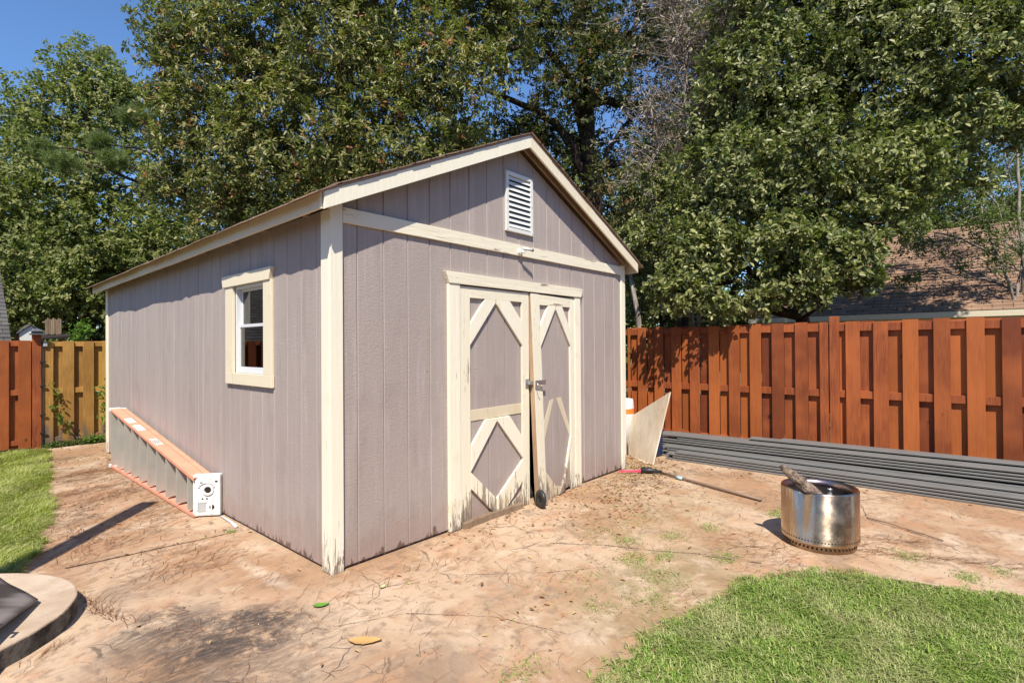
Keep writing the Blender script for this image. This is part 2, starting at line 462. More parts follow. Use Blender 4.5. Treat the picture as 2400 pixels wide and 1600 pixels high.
sj2 = seam([(2.1, -1.75), (2.33, -1.99)], .004, 'j'); sj.add(sj2.v, sj2.f)
for pts_, w_ in (([(1.30,-.70),(1.52,-1.02),(1.66,-1.34),(1.86,-1.70)],.006), ([(2.14,-1.78),(2.22,-1.95),(2.36,-2.02)],.005), ([(3.37,-2.33),(3.9,-2.2),(4.4,-2.5)],.004), ([(-.30,-.55),(.02,-.72),(.30,-1.1),(.42,-1.5)],.0028), ([(.55,-.62),(.9,-.98),(1.25,-1.25)],.0028)):
    sj2 = seam(pts_, w_, 'j'); sj.add(sj2.v, sj2.f)
tag(obj('patio_joint', sj, M['seam']), kind='structure')
# left and right lawns
lw = MB(); lw.prism([(-.48,6.72),(-.66,5.2),(-.83,4.1),(-.98,2.95),(-1.10,2.3),(-1.26,1.56),(-1.33,1.37),(-12,1.37),(-12,6.72)], -.08, -.014, 'z')
tag(obj('lawn', lw, M['thatch']), kind='structure')
lw = MB(); lw.prism([(-.6,-4.5),(-.25,-2.5),(.1,-1.87),(.6,-1.80),(1.12,-1.88),(1.62,-2.0),(1.92,-2.12),(2.08,-2.40),(2.22,-2.70),(2.31,-3.2),(2.5,-4.5)], -.085, -.012, 'z')
tag(obj('lawn', lw, M['thatch']), kind='structure')

# rounded concrete step
m = NT('step concrete', .85, .2)
z = m.xyz()[2]
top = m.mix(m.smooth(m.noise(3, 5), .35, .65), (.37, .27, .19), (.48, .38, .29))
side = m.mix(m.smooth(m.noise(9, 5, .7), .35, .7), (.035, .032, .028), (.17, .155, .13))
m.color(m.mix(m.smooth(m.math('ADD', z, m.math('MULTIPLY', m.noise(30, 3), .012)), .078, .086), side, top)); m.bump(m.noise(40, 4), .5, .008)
M['step'] = m.m
prof = [(-2.6,-.9),(-1.9,-.1),(-1.56,.13),(-1.45,.235),(-1.344,.306),(-1.271,.376),(-1.205,.45),(-1.147,.565),(-1.116,.66),(-1.106,.773),(-1.115,.88),(-1.135,.965),(-1.17,1.055),(-1.22,1.15),(-1.298,1.259),(-1.366,1.33),(-3.4,1.36),(-3.4,-.9)]
# refine the curve
pp = []
for i in range(len(prof)):
    a, b, c, d = (np.array(prof[(i+k-1) % len(prof)]) for k in range(4))
    pp.append(tuple(b))
    if 1 < i < 14:
        for t in (.33, .66): pp.append(tuple(.5*((2*b)+(-a+c)*t+(2*a-5*b+4*c-d)*t*t+(-a+3*b-3*c+d)*t**3)))
st = MB(); st.prism(pp, -.05, .085, 'z')
o = obj('concrete_step', st, M['step'], bevel=.008); tag(o, 'low rounded concrete step with a dark grey rim at the patio edge', 'step')

# dark fabric corner lying on the step
m = NT('dark fabric', .55, .35)
wv = m.noise(2.2, 1, vec=m.mapping((.6, 3, .6), (0, 0, R(20))))
m.color(m.mix(m.smooth(wv, .47, .56), (.050, .040, .038), (.20, .175, .165))); m.bump(m.noise(200, 1), .3, .002)
M['fabric'] = m.m
fb = MB(); N_ = 14
A, B, C_ = np.array([-1.275, .655, .110]), np.array([-1.51, 1.138, .262]), np.array([-1.594, .037, .190])
D_ = B + (C_-A)
vs, fs = [], []
for i in range(N_+1):
    for j in range(N_+1):
        p = A+(B-A)*i/N_+(C_-A)*j/N_
        p = p + np.array([0, 0, .005*math.sin(i*.9+j*.5)*min(1, (i+j)/6)])
        vs.append(p)
for i in range(N_):
    for j in range(N_): fs.append((i*(N_+1)+j, (i+1)*(N_+1)+j, (i+1)*(N_+1)+j+1, i*(N_+1)+j+1))
fb.add(vs, fs)
o = obj('folded_cover', fb, M['fabric'], smooth=True); s_ = o.modifiers.new('s', 'SOLIDIFY'); s_.thickness = .014
tag(o, 'folded dark grey fabric cover resting on the rounded concrete step', 'fabric cover')
b_ = MB(); b_.tube([(-1.47, .33, .20), (-1.455, .30, .215), (-1.47, .27, .20)], .008, 6)
obj('metal_clip', b_, M['galv'], o, smooth=True)

# ------------------------------------------------------------------ the shed
WX, LY, AX = 3.66, 5.82, 1.83
SL = .466
def rk(x): return 3.117 - SL*abs(x-AX)
shed = thing('garden_shed', (0, 0, 0), 'mauve wooden garden shed with cream trim and double barn doors', 'shed')
S_ = .018   # siding lies this far behind the trim faces
w = MB()
def cham(mb, pf, pb, fa, fb):
    n = len(pf); vs = [fa(p) for p in pf]+[fb(p) for p in pb]
    mb.add(vs, [tuple(range(n-1, -1, -1))]+[(i, (i+1) % n, n+(i+1) % n, n+i) for i in range(n)])
CH = .0052
def strip(x0, x1, top, z0=0.012):
    P_ = lambda a, b: [(a, z0), (b, z0), (b, top(b)), *([(AX, top(AX))] if a < AX < b else []), (a, top(a))]
    cham(w, P_(x0+CH, x1-CH), P_(x0, x1), lambda p: (p[0], S_, p[1]), lambda p: (p[0], S_+.008, p[1]))
def sstrip(y0, y1, z0, z1):
    P_ = lambda a, b: [(a, z0), (a, z1), (b, z1), (b, z0)]
    cham(w, P_(y0+CH, y1-CH), P_(y0, y1), lambda p: (S_, p[0], p[1]), lambda p: (S_+.008, p[0], p[1]))
def seg_list(a, b, per, off=0, gap=.0008):
    out = []; k = math.floor((a-off)/per)
    while off+k*per < b:
        l, r_ = max(a, off+k*per+gap), min(b, off+(k+1)*per-gap)
        if r_-l > .02: out.append((l, r_))
        k += 1
    return out
for a_, b_ in seg_list(.03, WX-.03, .2022): 
    # leave the door opening free
    if b_ <= 1.05 or a_ >= 2.66: strip(a_, b_, rk)
    else: strip(a_, b_, rk, 1.90)
w.box(.02, 1.02, S_+.008, S_+.02, .0, 2.25); w.box(2.68, WX-.02, S_+.008, S_+.02, .0, 2.25)
w.prism([(.02, 1.88), (WX-.02, 1.88), (WX-.02, rk(WX-.02)-.01), (AX, rk(AX)-.01), (.02, rk(.02)-.01)], S_+.0085, S_+.0195, 'y')
obj('front_wall', w, M['siding'], shed)
w = MB()
for a_, b_ in seg_list(.03, LY-.03, .2022):
    for s0 in (2.354, 4.60):
        if a_ < s0 < b_:
            if s0-a_ > .03: sstrip(a_, s0-.004, .012, 2.27)
            a_ = s0+.004
    if a_ < 1.64 and b_ > .83:
        sstrip(a_, b_, .012, 1.15); sstrip(a_, b_, 1.93, 2.27)
        if a_ < .86: sstrip(a_, .88, 1.15, 1.93)
        if b_ > 1.6: sstrip(1.58, b_, 1.15, 1.93)
    else: sstrip(a_, b_, .012, 2.27)
for y0, y1, z0, z1 in ((.02, .9, 0, 2.27), (1.56, 2.349, 0, 2.27), (2.359, 4.595, 0, 2.27), (4.605, LY-.02, 0, 2.27), (.9, 1.56, 0, 1.18), (.9, 1.56, 1.91, 2.27)): w.box(S_+.008, S_+.02, y0, y1, z0, z1)
obj('side_wall', w, M['siding'], shed)
w = MB(); w.box(WX-S_-.02, WX-S_, .04, LY-.04, 0, 2.27)
obj('side_wall', w, M['siding'], shed)
w = MB(); w.prism([(.04, 0), (WX-.04, 0), (WX-.04, 2.2), (AX, 3.0), (.04, 2.2)], LY-S_-.02, LY-S_, 'y')
obj('back_wall', w, M['siding'], shed)
w = MB(); w.box(.04, WX-.04, .1, LY-.05, .0, .03); obj('shed_floor', w, M['dark'], shed)
# a little of the inside: studs and shelf
w = MB()
for y_ in (1.9, 3.1, 4.3): w.box(WX-.12, WX-.05, y_, y_+.04, .03, 2.2)
w.box(2.9, WX-.13, 2.0, 4.6, .9, .93); w.box(2.9, 2.94, 2.0, 2.04, .03, .9)
obj('shelf', w, M['rawwood'], shed)

# corner boards
for nm, args in (('a', ((0, .088, 0, .0175, -.012, 2.31), )), ('b', ((0, .0175, .0177, .114, -.006, 2.262), )),
                 ('c', ((WX-.09, WX, 0, .0175, -.006, 2.30), )), ('d', ((WX-.0175, WX, .0177, .10, -.006, 2.262), )),
                 ('e', ((0, .0175, LY-.095, LY, -.006, 2.262), ))):
    w = MB()
    for a_ in args: w.box(*a_)
    obj('corner_board', w, M['trim'], shed, bevel=.003)
# horizontal band
w = MB(); w.prism([(.089, 2.190), (WX-.091, 2.186), (WX-.091, 2.283), (.089, 2.287)], -.002, .0172, 'y')
obj('trim_band', w, M['trim_h'], shed, bevel=.003)

# roof: deck, shingles, rake and fascia boards
def sag(y): return -.0145*max(0, y)
def slope_pt(t, y, h):   # t metres from the ridge sideways (+ right), h above the rake bottom line
    return (AX+t, y, 3.117-SL*abs(t)+h+sag(y))
roof = MB()
for sgn in (-1, 1):
    vs = []; n_ = 12
    for i in range(n_+1):
        y = -.118+(LY+.12+.118)*i/n_
        vs += [slope_pt(0, y, .108), slope_pt(sgn*1.96, y, .108), slope_pt(sgn*1.96, y, .120), slope_pt(0, y, .120)]
    fs = []
    for i in range(n_):
        for k in range(4):
            fs.append((i*4+k, i*4+(k+1) % 4, (i+1)*4+(k+1) % 4, (i+1)*4+k))
    fs += [(0,1,2,3), (n_*4+3, n_*4+2, n_*4+1, n_*4)]
    roof.add(vs, fs)
ro = obj('roof', roof, M['rawwood'], shed)
sh = MB()
for sgn in (-1, 1):
    nc = 14
    for c in range(nc):
        t0, t1 = 1.995*c/nc, 1.995*(c+1)/nc + (.012 if c < nc-1 else .02)
        n_ = 60 if sgn < 0 else 30; vs = []
        for i in range(n_+1):
            y = -.132+(LY+.28)*i/n_
            if i == 0: y += .006*noise.noise(Vector((c*1.7, sgn, 3)))
            wv = .007*noise.noise(Vector((y*2.1, c*.37, sgn*5)))+(.004*noise.noise(Vector((y*11, c*3.3, 1))))
            e = .02*noise.noise(Vector((y*1.3, c, 7)))+.012*noise.noise(Vector((y*7, c*2., 9)))
            dr = -.018 if c == nc-1 else 0
            vs += [slope_pt(sgn*t0, y, .1215+wv*.5), slope_pt(sgn*(t1+e*(c == nc-1)), y, .1235+wv+dr), slope_pt(sgn*(t1+e*(c == nc-1)), y, .133+wv+dr), slope_pt(sgn*t0, y, .129+wv*.5)]
        fs = []
        for i in range(n_):
            for k in range(4): fs.append((i*4+k, i*4+(k+1) % 4, (i+1)*4+(k+1) % 4, (i+1)*4+k))
        fs += [(0,1,2,3), (n_*4+3, n_*4+2, n_*4+1, n_*4)]
        sh.add(vs, fs)
vs = []
for i in range(30):
    y = -.134+(LY+.28)*i/29
    vs += [slope_pt(-.13, y, .14), slope_pt(0, y, .143), slope_pt(.13, y, .14)]
sh.add(vs, [f for i in range(29) for f in ((i*3, i*3+1, i*3+4, i*3+3), (i*3+1, i*3+2, i*3+5, i*3+4))])
obj('shingles', sh, M['shingle'], ro)
for sgn in (-1, 1):
    w = MB(); t = 1.93 if sgn < 0 else 1.925
    x0, x1 = (AX-t, AX-.0005) if sgn < 0 else (AX+.0005, AX+t)
    f = lambda x: 3.117-SL*abs(x-AX)
    w.prism([(x0, f(x0)), (x1, f(x1)), (x1, f(x1)+.1065), (x0, f(x0)+.1065)] , -.116, -.097, 'y')
    obj('rake_board', w, M['trim'] if sgn < 0 else M['trim_clean'], shed, bevel=.003)
    # second, inner rake strip against the wall
    w = MB(); w.prism([(x0+.12, f(x0+.12)+.03), (x1-.0, f(x1)+.03), (x1, f(x1)+.105), (x0+.12, f(x0+.12)+.105)] if sgn < 0 else
                      [(x0, f(x0)+.03), (x1-.12, f(x1-.12)+.03), (x1-.12, f(x1-.12)+.105), (x0, f(x0)+.105)], -.02, -.0025, 'y')
    obj('frieze_strip', w, M['rawwood'], shed)
    w = MB(); xa, xb = (-.119, -.1005) if sgn < 0 else (WX+.0955, WX+.115)
    ys = np.linspace(-.096, LY+.115, 14); vs = []
    for y in ys:
        zb = 2.222+sag(y)+.006*noise.noise(Vector((y, 2, sgn)))
        vs += [(xa, y, zb), (xb, y, zb), (xb, y, zb+.105), (xa, y, zb+.105)]
    fs = [(i*4+k, i*4+(k+1) % 4, (i+1)*4+(k+1) % 4, (i+1)*4+k) for i in range(13) for k in range(4)] + [(0,1,2,3), (55,54,53,52)]
    w.add(vs, fs)
    obj('fascia', w, M['trim_clean'], shed)
    for y in np.linspace(.25, LY-.1, 10):
        xc = -.05 if sgn < 0 else WX+.05
        w = MB(); w.box(xc-.045, xc+.045, y-.02, y+.02, 2.25+sag(y), 2.318+sag(y))
        obj('rafter_end', w, M['rawwood'], shed)

# gable vent
v = MB()
x0, x1, z0, z1, fw = 1.634, 1.996, 2.385, 2.903, .034
v.box(x0, x0+fw, -.006, S_, z0, z1); v.box(x1-fw, x1, -.006, S_, z0, z1)
v.box(x0+fw, x1-fw, -.006, S_, z1-fw, z1); v.box(x0+fw, x1-fw, -.006, S_, z0, z0+fw)
vent = obj('gable_vent', v, M['white'], shed, bevel=.003)
v = MB(); nl = 10
for i in range(nl):
    zc = z0+fw+(z1-z0-2*fw)*(i+.5)/nl
    v.add([(x0+fw, -.004, zc-.016), (x1-fw, -.004, zc-.016), (x1-fw, .012, zc+.018), (x0+fw, .012, zc+.018),
           (x0+fw, -.004, zc-.012), (x1-fw, -.004, zc-.012), (x1-fw, .012, zc+.0205), (x0+fw, .012, zc+.0205)],
          [(0,1,2,3), (7,6,5,4), (0,4,5,1), (3,2,6,7), (0,3,7,4), (1,5,6,2)])
obj('slats', v, M['white'], vent)
v = MB(); v.box(x0+fw, x1-fw, .014, .0175, z0+fw, z1-fw); obj('vent_screen', v, M['dark'], vent)
for sx in (x0+.015, x1-.015):
    for sz in (z0+.015, z1-.015, (z0+z1)/2):
        v = MB(); v.box(sx-.004, sx+.004, -.0085, -.006, sz-.004, sz+.004); obj('screw', v, M['galv'], vent)

# light fixture on the band
v = MB(); v.tube([(1.805, -.002, 2.222), (1.805, -.020, 2.222)], [.028, .024], 16)
lf = obj('spot_lamp', v, M['plastic'], shed, smooth=False)
v = MB(); v.tube([(1.805, -.02, 2.222), (1.812, -.045, 2.214), (1.825, -.055, 2.235)], .009, 8); obj('arm', v, M['plastic'], lf, smooth=True)
v = MB(); v.tube([(1.80, -.05, 2.246), (1.83, -.062, 2.243), (1.885, -.080, 2.237)], [.010, .012, .012], 12); obj('lamp_head', v, M['plastic'], lf, smooth=True)
v = MB(); v.tube([(1.885, -.080, 2.237), (1.894, -.082, 2.236)], .0135, 12); obj('lens', v, M['black'], lf)

# window on the left wall (plane x = 0)
def frame_x(mb, y0, y1, z0, z1, wd, xa, xb):
    mb.box(xa, xb, y0, y0+wd, z0, z1); mb.box(xa, xb, y1-wd, y1, z0, z1)
    mb.box(xa, xb, y0+wd, y1-wd, z0, z0+wd); mb.box(xa, xb, y0+wd, y1-wd, z1-wd, z1)
v = MB()
win = thing('window', (0, 1.24, 1.1), None, None); win.parent = shed
v = MB(); v.box(-.004, .0175, .813, .945, 1.198, 1.893); obj('side_trim', v, M['trim_clean'], win, bevel=.002)
v = MB(); v.box(-.004, .0175, 1.51, 1.66, 1.198, 1.893); obj('side_trim', v, M['trim_clean'], win, bevel=.002)
v = MB(); v.box(-.006, .0175, .807, 1.655, 1.108, 1.1975); obj('sill', v, M['trim_clean'], win, bevel=.002)
v = MB(); v.prism([(.828, 1.8935), (1.69, 1.8935), (1.715, 1.985), (.795, 1.985)], -.014, .0175, 'x'); obj('head_trim', v, M['trim_clean'], win, bevel=.002)
v = MB(); frame_x(v, .9455, 1.5095, 1.198, 1.893, .024, .020, .09)
sash = obj('vinyl_frame', v, M['vinyl'], win, bevel=.002)
v = MB(); frame_x(v, .970, 1.485, 1.55, 1.868, .018, .058, .075); obj('upper_sash', v, M['vinyl'], win, bevel=.002)
v = MB(); frame_x(v, .970, 1.485, 1.223, 1.585, .024, .036, .056); obj('lower_sash', v, M['vinyl'], win, bevel=.002)
n = NT('window glass', .02, .5)
gl = n.n.new('ShaderNodeBsdfGlossy'); gl.inputs['Roughness'].default_value = .015; gl.inputs['Color'].default_value = (.9, .9, .9, 1)
tp = n.n.new('ShaderNodeBsdfTransparent'); tp.inputs[0].default_value = (.45, .5, .48, 1)
lw_ = n.n.new('ShaderNodeFresnel'); lw_.inputs[0].default_value = 1.9
mx = n.n.new('ShaderNodeMixShader'); n.L(lw_.outputs[0], mx.inputs[0]); n.L(tp.outputs[0], mx.inputs[1]); n.L(gl.outputs[0], mx.inputs[2]); n.L(mx.outputs[0], n.out.inputs[0])
M['glass'] = n.m
v = MB(); v.box(.066, .069, .989, 1.466, 1.569, 1.849); obj('pane', v, M['glass'], win)
v = MB(); v.box(.044, .047, .995, 1.460, 1.248, 1.560); obj('pane', v, M['glass'], win)
v = MB(); v.obb((.085, 1.31, 1.80), (.001, 0, 0), (0, .09, .035), (0, -.006, .016)); obj('reflection_strip', v, M['sticker'], win)  # pale strip inside the upper pane stands in for a reflection on it

# ---- door surround
def fboard(poly, y0, y1, name, mat, parent, bv=.002):
    v = MB(); v.prism(poly, y0, y1, 'y'); return obj(name, v, mat, parent, bevel=bv)
fboard([(.97,-.004),(1.083,-.004),(1.083,1.8795),(.97,1.8795)], -.012, .0172, 'door_trim', M['trim'], shed)
fboard([(2.637,-.006),(2.733,-.006),(2.733,1.8795),(2.637,1.8795)], -.012, .0172, 'door_trim', M['trim'], shed)
fboard([(.968,1.880),(2.737,1.880),(2.768,1.966),(.933,1.968)], -.020, .0172, 'door_header', M['trim_h'], shed)
v = MB()
for x0_ in (1.103,):
    for k in range(34):
        zc = .12+k*.05; v.box(x0_-.006, x0_+.004, -.0035, -.0015, zc, zc+.032)
# left leaf
ld_ = thing('barn_door', (1.09, 0, 0), None, None); del_keys = [k for k in ('label','category') if k in ld_]
ld_.parent = shed
DP = .016
pz = MB()
for a_, b_ in ((1.09, 1.212), (1.220, 1.414), (1.422, 1.616), (1.624, 1.818), (1.826, 1.925)): pz.box(a_, b_, DP, DP+.014, .03, 1.87)
pz.box(1.09, 1.925, DP+.009, DP+.02, .03, 1.87)
obj('door_panel', pz, M['siding'], ld_)
def bd(poly, nm, mat, par=ld_, y0=-.004, y1=DP-.0005, bv=.002): return fboard(poly, y0, y1, nm, mat, par, bv)
bd([(1.087,.0),(1.197,.015),(1.197,1.868),(1.087,1.868)], 'stile', M['trim_worn'])
bd([(1.831,-.01),(1.924,-.012),(1.924,1.870),(1.831,1.870)], 'stile', M['trim_worn'])
bd([(1.198,1.782),(1.830,1.782),(1.830,1.868),(1.198,1.868)], 'top_rail', M['trim_h'])
bd([(1.198,.805),(1.830,.808),(1.830,.895),(1.198,.893)], 'mid_rail', M['ghost'], y0=.010)
def diag(x0, z0, x1, z1, w_, nm='brace', mat=M['trim'], par=ld_, y0=-.006, cutv=True, y1=DP-.0005):
    # board whose ends are cut along verticals / horizontals: parallelogram by vertical offset
    bd([(x0, z0), (x1, z1), (x1, z1+w_), (x0, z0+w_)], nm, mat, par, y0, y1)
# upper inverted V (outer edge reaches the rails)
bd([(1.199,1.412),(1.199,1.578),(1.370,1.781),(1.494,1.781),(1.490,1.755)], 'brace', M['trim'], y0=-.006)
bd([(1.830,1.405),(1.830,1.612),(1.672,1.781),(1.502,1.781),(1.506,1.745)], 'brace', M['trim'], y0=-.006)
# lower diamond
bd([(1.199,.415),(1.199,.606),(1.37,.803),(1.500,.803),(1.496,.775)], 'brace', M['trim'], y0=-.006)
bd([(1.830,.418),(1.830,.60),(1.66,.803),(1.508,.803),(1.512,.770)], 'brace', M['trim'], y0=-.006)
bd([(1.199,.275),(1.199,.405),(1.488,.140),(1.488,.035),(1.45,.035)], 'brace', M['trim_worn'], y0=-.006)
bd([(1.830,.400),(1.830,.215),(1.62,.035),(1.496,.035),(1.496,.135)], 'brace', M['trim_worn'], y0=-.006)
bd([(1.70,-.01),(1.828,-.01),(1.828,.12),(1.64,.03)], 'bottom_rail', M['ghost'], y0=.006)
# right leaf: sags outward, more at its foot
rd = thing('barn_door', (2.635, 0, 0), None, None); rd.parent = shed
def shear(o):
    for vv in o.data.vertices:
        lx = -(vv.co.x)/.69          # 0 at the hinge, 1 at the free edge
        zz = vv.co.z
        vv.co.y -= lx*(.010+.088*max(0, 1-zz/1.87))
        vv.co.x += lx*(-.004)
    o.data.update()
pz = MB()
for a_, b_ in ((1.955, 2.018), (2.026, 2.220), (2.228, 2.422), (2.430, 2.60)):
    for k in range(6): pz.box(a_, b_, DP, DP+.014, .02+k*.305, .02+(k+1)*.305 - .0003)
for k in range(6): pz.box(1.945, 2.632, DP+.010, DP+.022, .02+k*.305, .02+(k+1)*.305-.0003)
sr = [obj('door_panel', pz, M['siding'], rd)]
def rb(poly, nm, mat, y0=-.004, y1=DP-.0005): 
    o = fboard(poly, y0, y1, nm, mat, rd, 0); sr.append(o); return o
def rvert(x0, x1, z0, z1, nm, mat, y0=-.004, y1=DP-.0005, n_=8):
    v = MB(); vs = []
    for i in range(n_+1):
        zz = z0+(z1-z0)*i/n_; vs += [(x0,y0,zz),(x1,y0,zz),(x1,y1,zz),(x0,y1,zz)]
    fs = [(i*4+k, i*4+(k+1) % 4, (i+1)*4+(k+1) % 4, (i+1)*4+k) for i in range(n_) for k in range(4)] + [(3,2,1,0), (n_*4,n_*4+1,n_*4+2,n_*4+3)]
    v.add(vs, fs); o = obj(nm, v, mat, rd); sr.append(o); return o
rvert(1.945, 2.068, .0, 1.868, 'stile', M['trim_worn'])
rvert(2.558, 2.634, -.004, 1.865, 'stile', M['trim'])
rvert(1.940, 1.9445, .0, 1.868, 'door_edge', M['rawwood'], y0=0.0, y1=.045)
rb([(2.069,1.772),(2.557,1.772),(2.557,1.862),(2.069,1.864)], 'top_rail', M['trim_h'])
rb([(2.069,1.40),(2.069,1.578),(2.205,1.771),(2.315,1.771),(2.31,1.745)], 'brace', M['trim'], y0=-.006)
rb([(2.557,1.395),(2.557,1.55),(2.425,1.771),(2.322,1.771),(2.325,1.735)], 'brace', M['trim'], y0=-.006)
rb([(2.069,.50),(2.069,.66),(2.21,.895),(2.27,.90)], 'faded_brace', M['ghost'], y0=.0125)
rb([(2.557,.50),(2.557,.60),(2.40,.905),(2.31,.905)], 'faded_brace', M['ghost'], y0=.0125)
rb([(2.555,.46),(2.557,.52),(2.40,.10),(2.30,.0),(2.34,.0),(2.42,.02)], 'brace', M['trim_worn'], y0=-.006)
rb([(2.069,.28),(2.069,.14),(2.26,.03),(2.30,.06)], 'faded_brace', M['ghost'], y0=.0125)
rb([(2.069,-.01),(2.45,-.01),(2.40,.06),(2.2,.10),(2.069,.13)], 'bottom_rail', M['ghost'], y0=.0105)
for o in sr: shear(o)
# latch (hasp) across the gap
v = MB(); v.box(1.868, 1.918, -.012, -.0045, 1.03, 1.105); la = obj('latch', v, M['galv'], ld_, bevel=.002)
v = MB(); v.box(1.925, 2.075, -.078, -.072, 1.048, 1.092); v.box(1.885, 1.925, -.05, -.012, 1.056, 1.084); obj('hasp', v, M['galv'], la, bevel=.002)
v = MB(); v.tube([(1.93, -.09, 1.07), (1.94, -.102, 1.03), (1.965, -.10, 1.01)], .004, 6); obj('bolt_handle', v, M['galv'], la, smooth=True)
# gate wheel at the foot of the right leaf
gw = MB(); prof_ = [(.030,-.012),(.052,-.017),(.066,-.018),(.076,-.010),(.078,0),(.076,.010),(.066,.018),(.052,.017),(.030,.012)]
import itertools
def wheel_mb(c, ax, prof, n=28):
    ax = np.array(ax, float); ax /= np.linalg.norm(ax); u = np.cross(ax, (0, 0, 1)); u /= np.linalg.norm(u); w_ = np.cross(ax, u)
    b = MB(); m_ = len(prof)
    for r_, t in prof:
        for k in range(n):
            q = 2*PI*k/n; b.v.append(tuple(np.array(c)+ax*t+u*r_*math.cos(q)+w_*r_*math.sin(q)))
    for i in range(m_):
        j = (i+1) % m_
        for k in range(n):
            k2 = (k+1) % n; b.f.append((i*n+k, i*n+k2, j*n+k2, j*n+k))
    return b
wc = (1.895, -.150, .070); wa = (-.93, .36, 0)
gwh = obj('gate_wheel', wheel_mb(wc, wa, prof_), M['black'], rd, smooth=True)
obj('hub', wheel_mb(wc, wa, [(.002,-.008),(.029,-.010),(.0295,.010),(.002,.008)]), M['dark'], gwh)
v = MB(); v.box(1.955, 2.0, -.150, -.125, .0, .105); obj('bracket', v, M['galv'], gwh, bevel=.002)
# rotten wood under the left leaf
v = MB(); nn_ = 20; vs = []
for i in range(nn_+1):
    x = 1.10+.70*i/nn_; h = .035+.02*noise.noise(Vector((x*6, 0, 0))); y = -.035+.012*noise.noise(Vector((x*9, 3, 0)))
    vs += [(x, y, -.012), (x, y+.004, h), (x, .03, h+.004), (x, .03, -.012)]
v.add(vs, [(i*4+k, i*4+(k+1) % 4, (i+1)*4+(k+1) % 4, (i+1)*4+k) for i in range(nn_) for k in range(4)] + [(0,1,2,3), (nn_*4+3, nn_*4+2, nn_*4+1, nn_*4)])
obj('sill_board', v, M['rotwood'], shed)

# ------------------------------------------------------------------ step ladder lying on its side
ladder = thing('step_ladder', (-.12, 3.3, 0), 'orange and aluminium step ladder lying on its side against the shed', 'ladder')
ya, yb = 1.87, 4.66
def ztop(y): return .325+(.685-.325)*(y-ya)/(yb-ya)
def rail(x0, x1, zf, h, name):
    v = MB(); vs = [(x0,ya,zf(ya)),(x1,ya,zf(ya)),(x1,yb,zf(yb)),(x0,yb,zf(yb)),(x0,ya,zf(ya)+h),(x1,ya,zf(ya)+h),(x1,yb,zf(yb)+h),(x0,yb,zf(yb)+h)]
    v.add(vs, [(0,3,2,1),(4,5,6,7),(0,1,5,4),(1,2,6,5),(2,3,7,6),(3,0,4,7)]); return v
v = rail(-.178, -.080, lambda y: ztop(y)-.006, .006, 'r'); v2 = rail(-.178, -.172, lambda y: ztop(y)-.028, .022, 'r'); v.add(v2.v, v2.f)
tr_ = obj('side_rail', v, M['orange_rail'], ladder, bevel=.002)
v = rail(-.178, -.080, lambda y: 0.0, .006, 'r'); v2 = rail(-.178, -.172, lambda y: .006, .020, 'r'); v.add(v2.v, v2.f)
obj('side_rail', v, M['orange_rail'], ladder, bevel=.002)
v = rail(-.070, -.024, lambda y: ztop(y)-.012, .006, 'r'); obj('rear_rail', v, M['orange_rail'], ladder, bevel=.002)
v = rail(-.070, -.024, lambda y: 0.004, .006, 'r'); obj('rear_rail', v, M['orange_rail'], ladder, bevel=.002)
for i in range(10):
    y = 2.02+i*.292
    if y > yb: break
    v = MB(); zt = ztop(y)-.008
    v.box(-.1705, -.088, y, y+.003, .027, zt); v.box(-.1705, -.1675, y+.0035, y+.024, .027, zt); v.box(-.091, -.088, y+.0035, y+.024, .027, zt)
    obj('tread', v, M['alu'], ladder)
for i in range(6):
    y = 2.2+i*.46
    v = MB(); v.tube([(-.045, y, .012), (-.045, y, ztop(y)-.014)], .009, 6); obj('rear_brace', v, M['alu'], ladder)
for zz in (0, 1):
    v = MB(); z0 = (ztop(yb)-.03 if zz else -.004)
    v.box(-.186, -.076, yb-.01, yb+.05, z0, z0+.038); obj('foot', v, M['plastic'], ladder, bevel=.004)
    v = MB(); z0 = (ztop(yb)-.034 if zz else .002); v.box(-.074, -.02, yb-.005, yb+.04, z0, z0+.034); obj('foot', v, M['plastic'], ladder, bevel=.004)
# moulded white top cap with dark hole discs
c0 = np.array([-.175, 1.895, 0]); c1 = np.array([-.012, 1.755, 0]); ex = (c1-c0); W_ = np.linalg.norm(ex); ex /= W_; ey = np.array([-ex[1], ex[0], 0]); ez = np.array([0, 0, 1.])
if ey @ CF < 0: ey = -ey
H_ = .345
def capbox(mb, u0, u1, w0, w1, z0, z1):
    c = c0+ex*(u0+u1)/2+ey*(w0+w1)/2+ez*(z0+z1)/2; mb.obb(c, ex*(u1-u0)/2, ey*(w1-w0)/2, ez*(z1-z0)/2)
def capdisc(mb, u, z_, r_, w0, n=20, sq=1, r_in=0):
    c = c0+ex*u+ez*z_+ey*w0
    if r_in:
        vs = [c+ex*rr*math.cos(2*PI*k/n)+ez*rr*sq*math.sin(2*PI*k/n)+ey*ww for rr, ww in ((r_, .012), (r_-.003, 0), (r_in+.003, 0), (r_in, .012)) for k in range(n)]
        mb.add(vs, [(i*n+k, i*n+(k+1) % n, (i+1)*n+(k+1) % n, (i+1)*n+k) for i in range(3) for k in range(n)])
    else:
        vs = [c+ex*r_*math.cos(2*PI*k/n)+ez*r_*sq*math.sin(2*PI*k/n) for k in range(n)]; mb.add(vs, [tuple(range(n))])
v = MB()
capbox(v, 0, W_, .0, .055, 0.0, H_)
cap = obj('top_cap', v, M['plastic'], ladder, bevel=.010)
v = MB(); capdisc(v, W_*.56, H_*.63, .047, -.010, r_in=.026); 
capbox(v, W_*.66, W_*.71, -.006, -.0005, .02, H_*.42); capbox(v, W_*.60, W_*.64, -.006, -.0005, H_*.8, H_-.02)
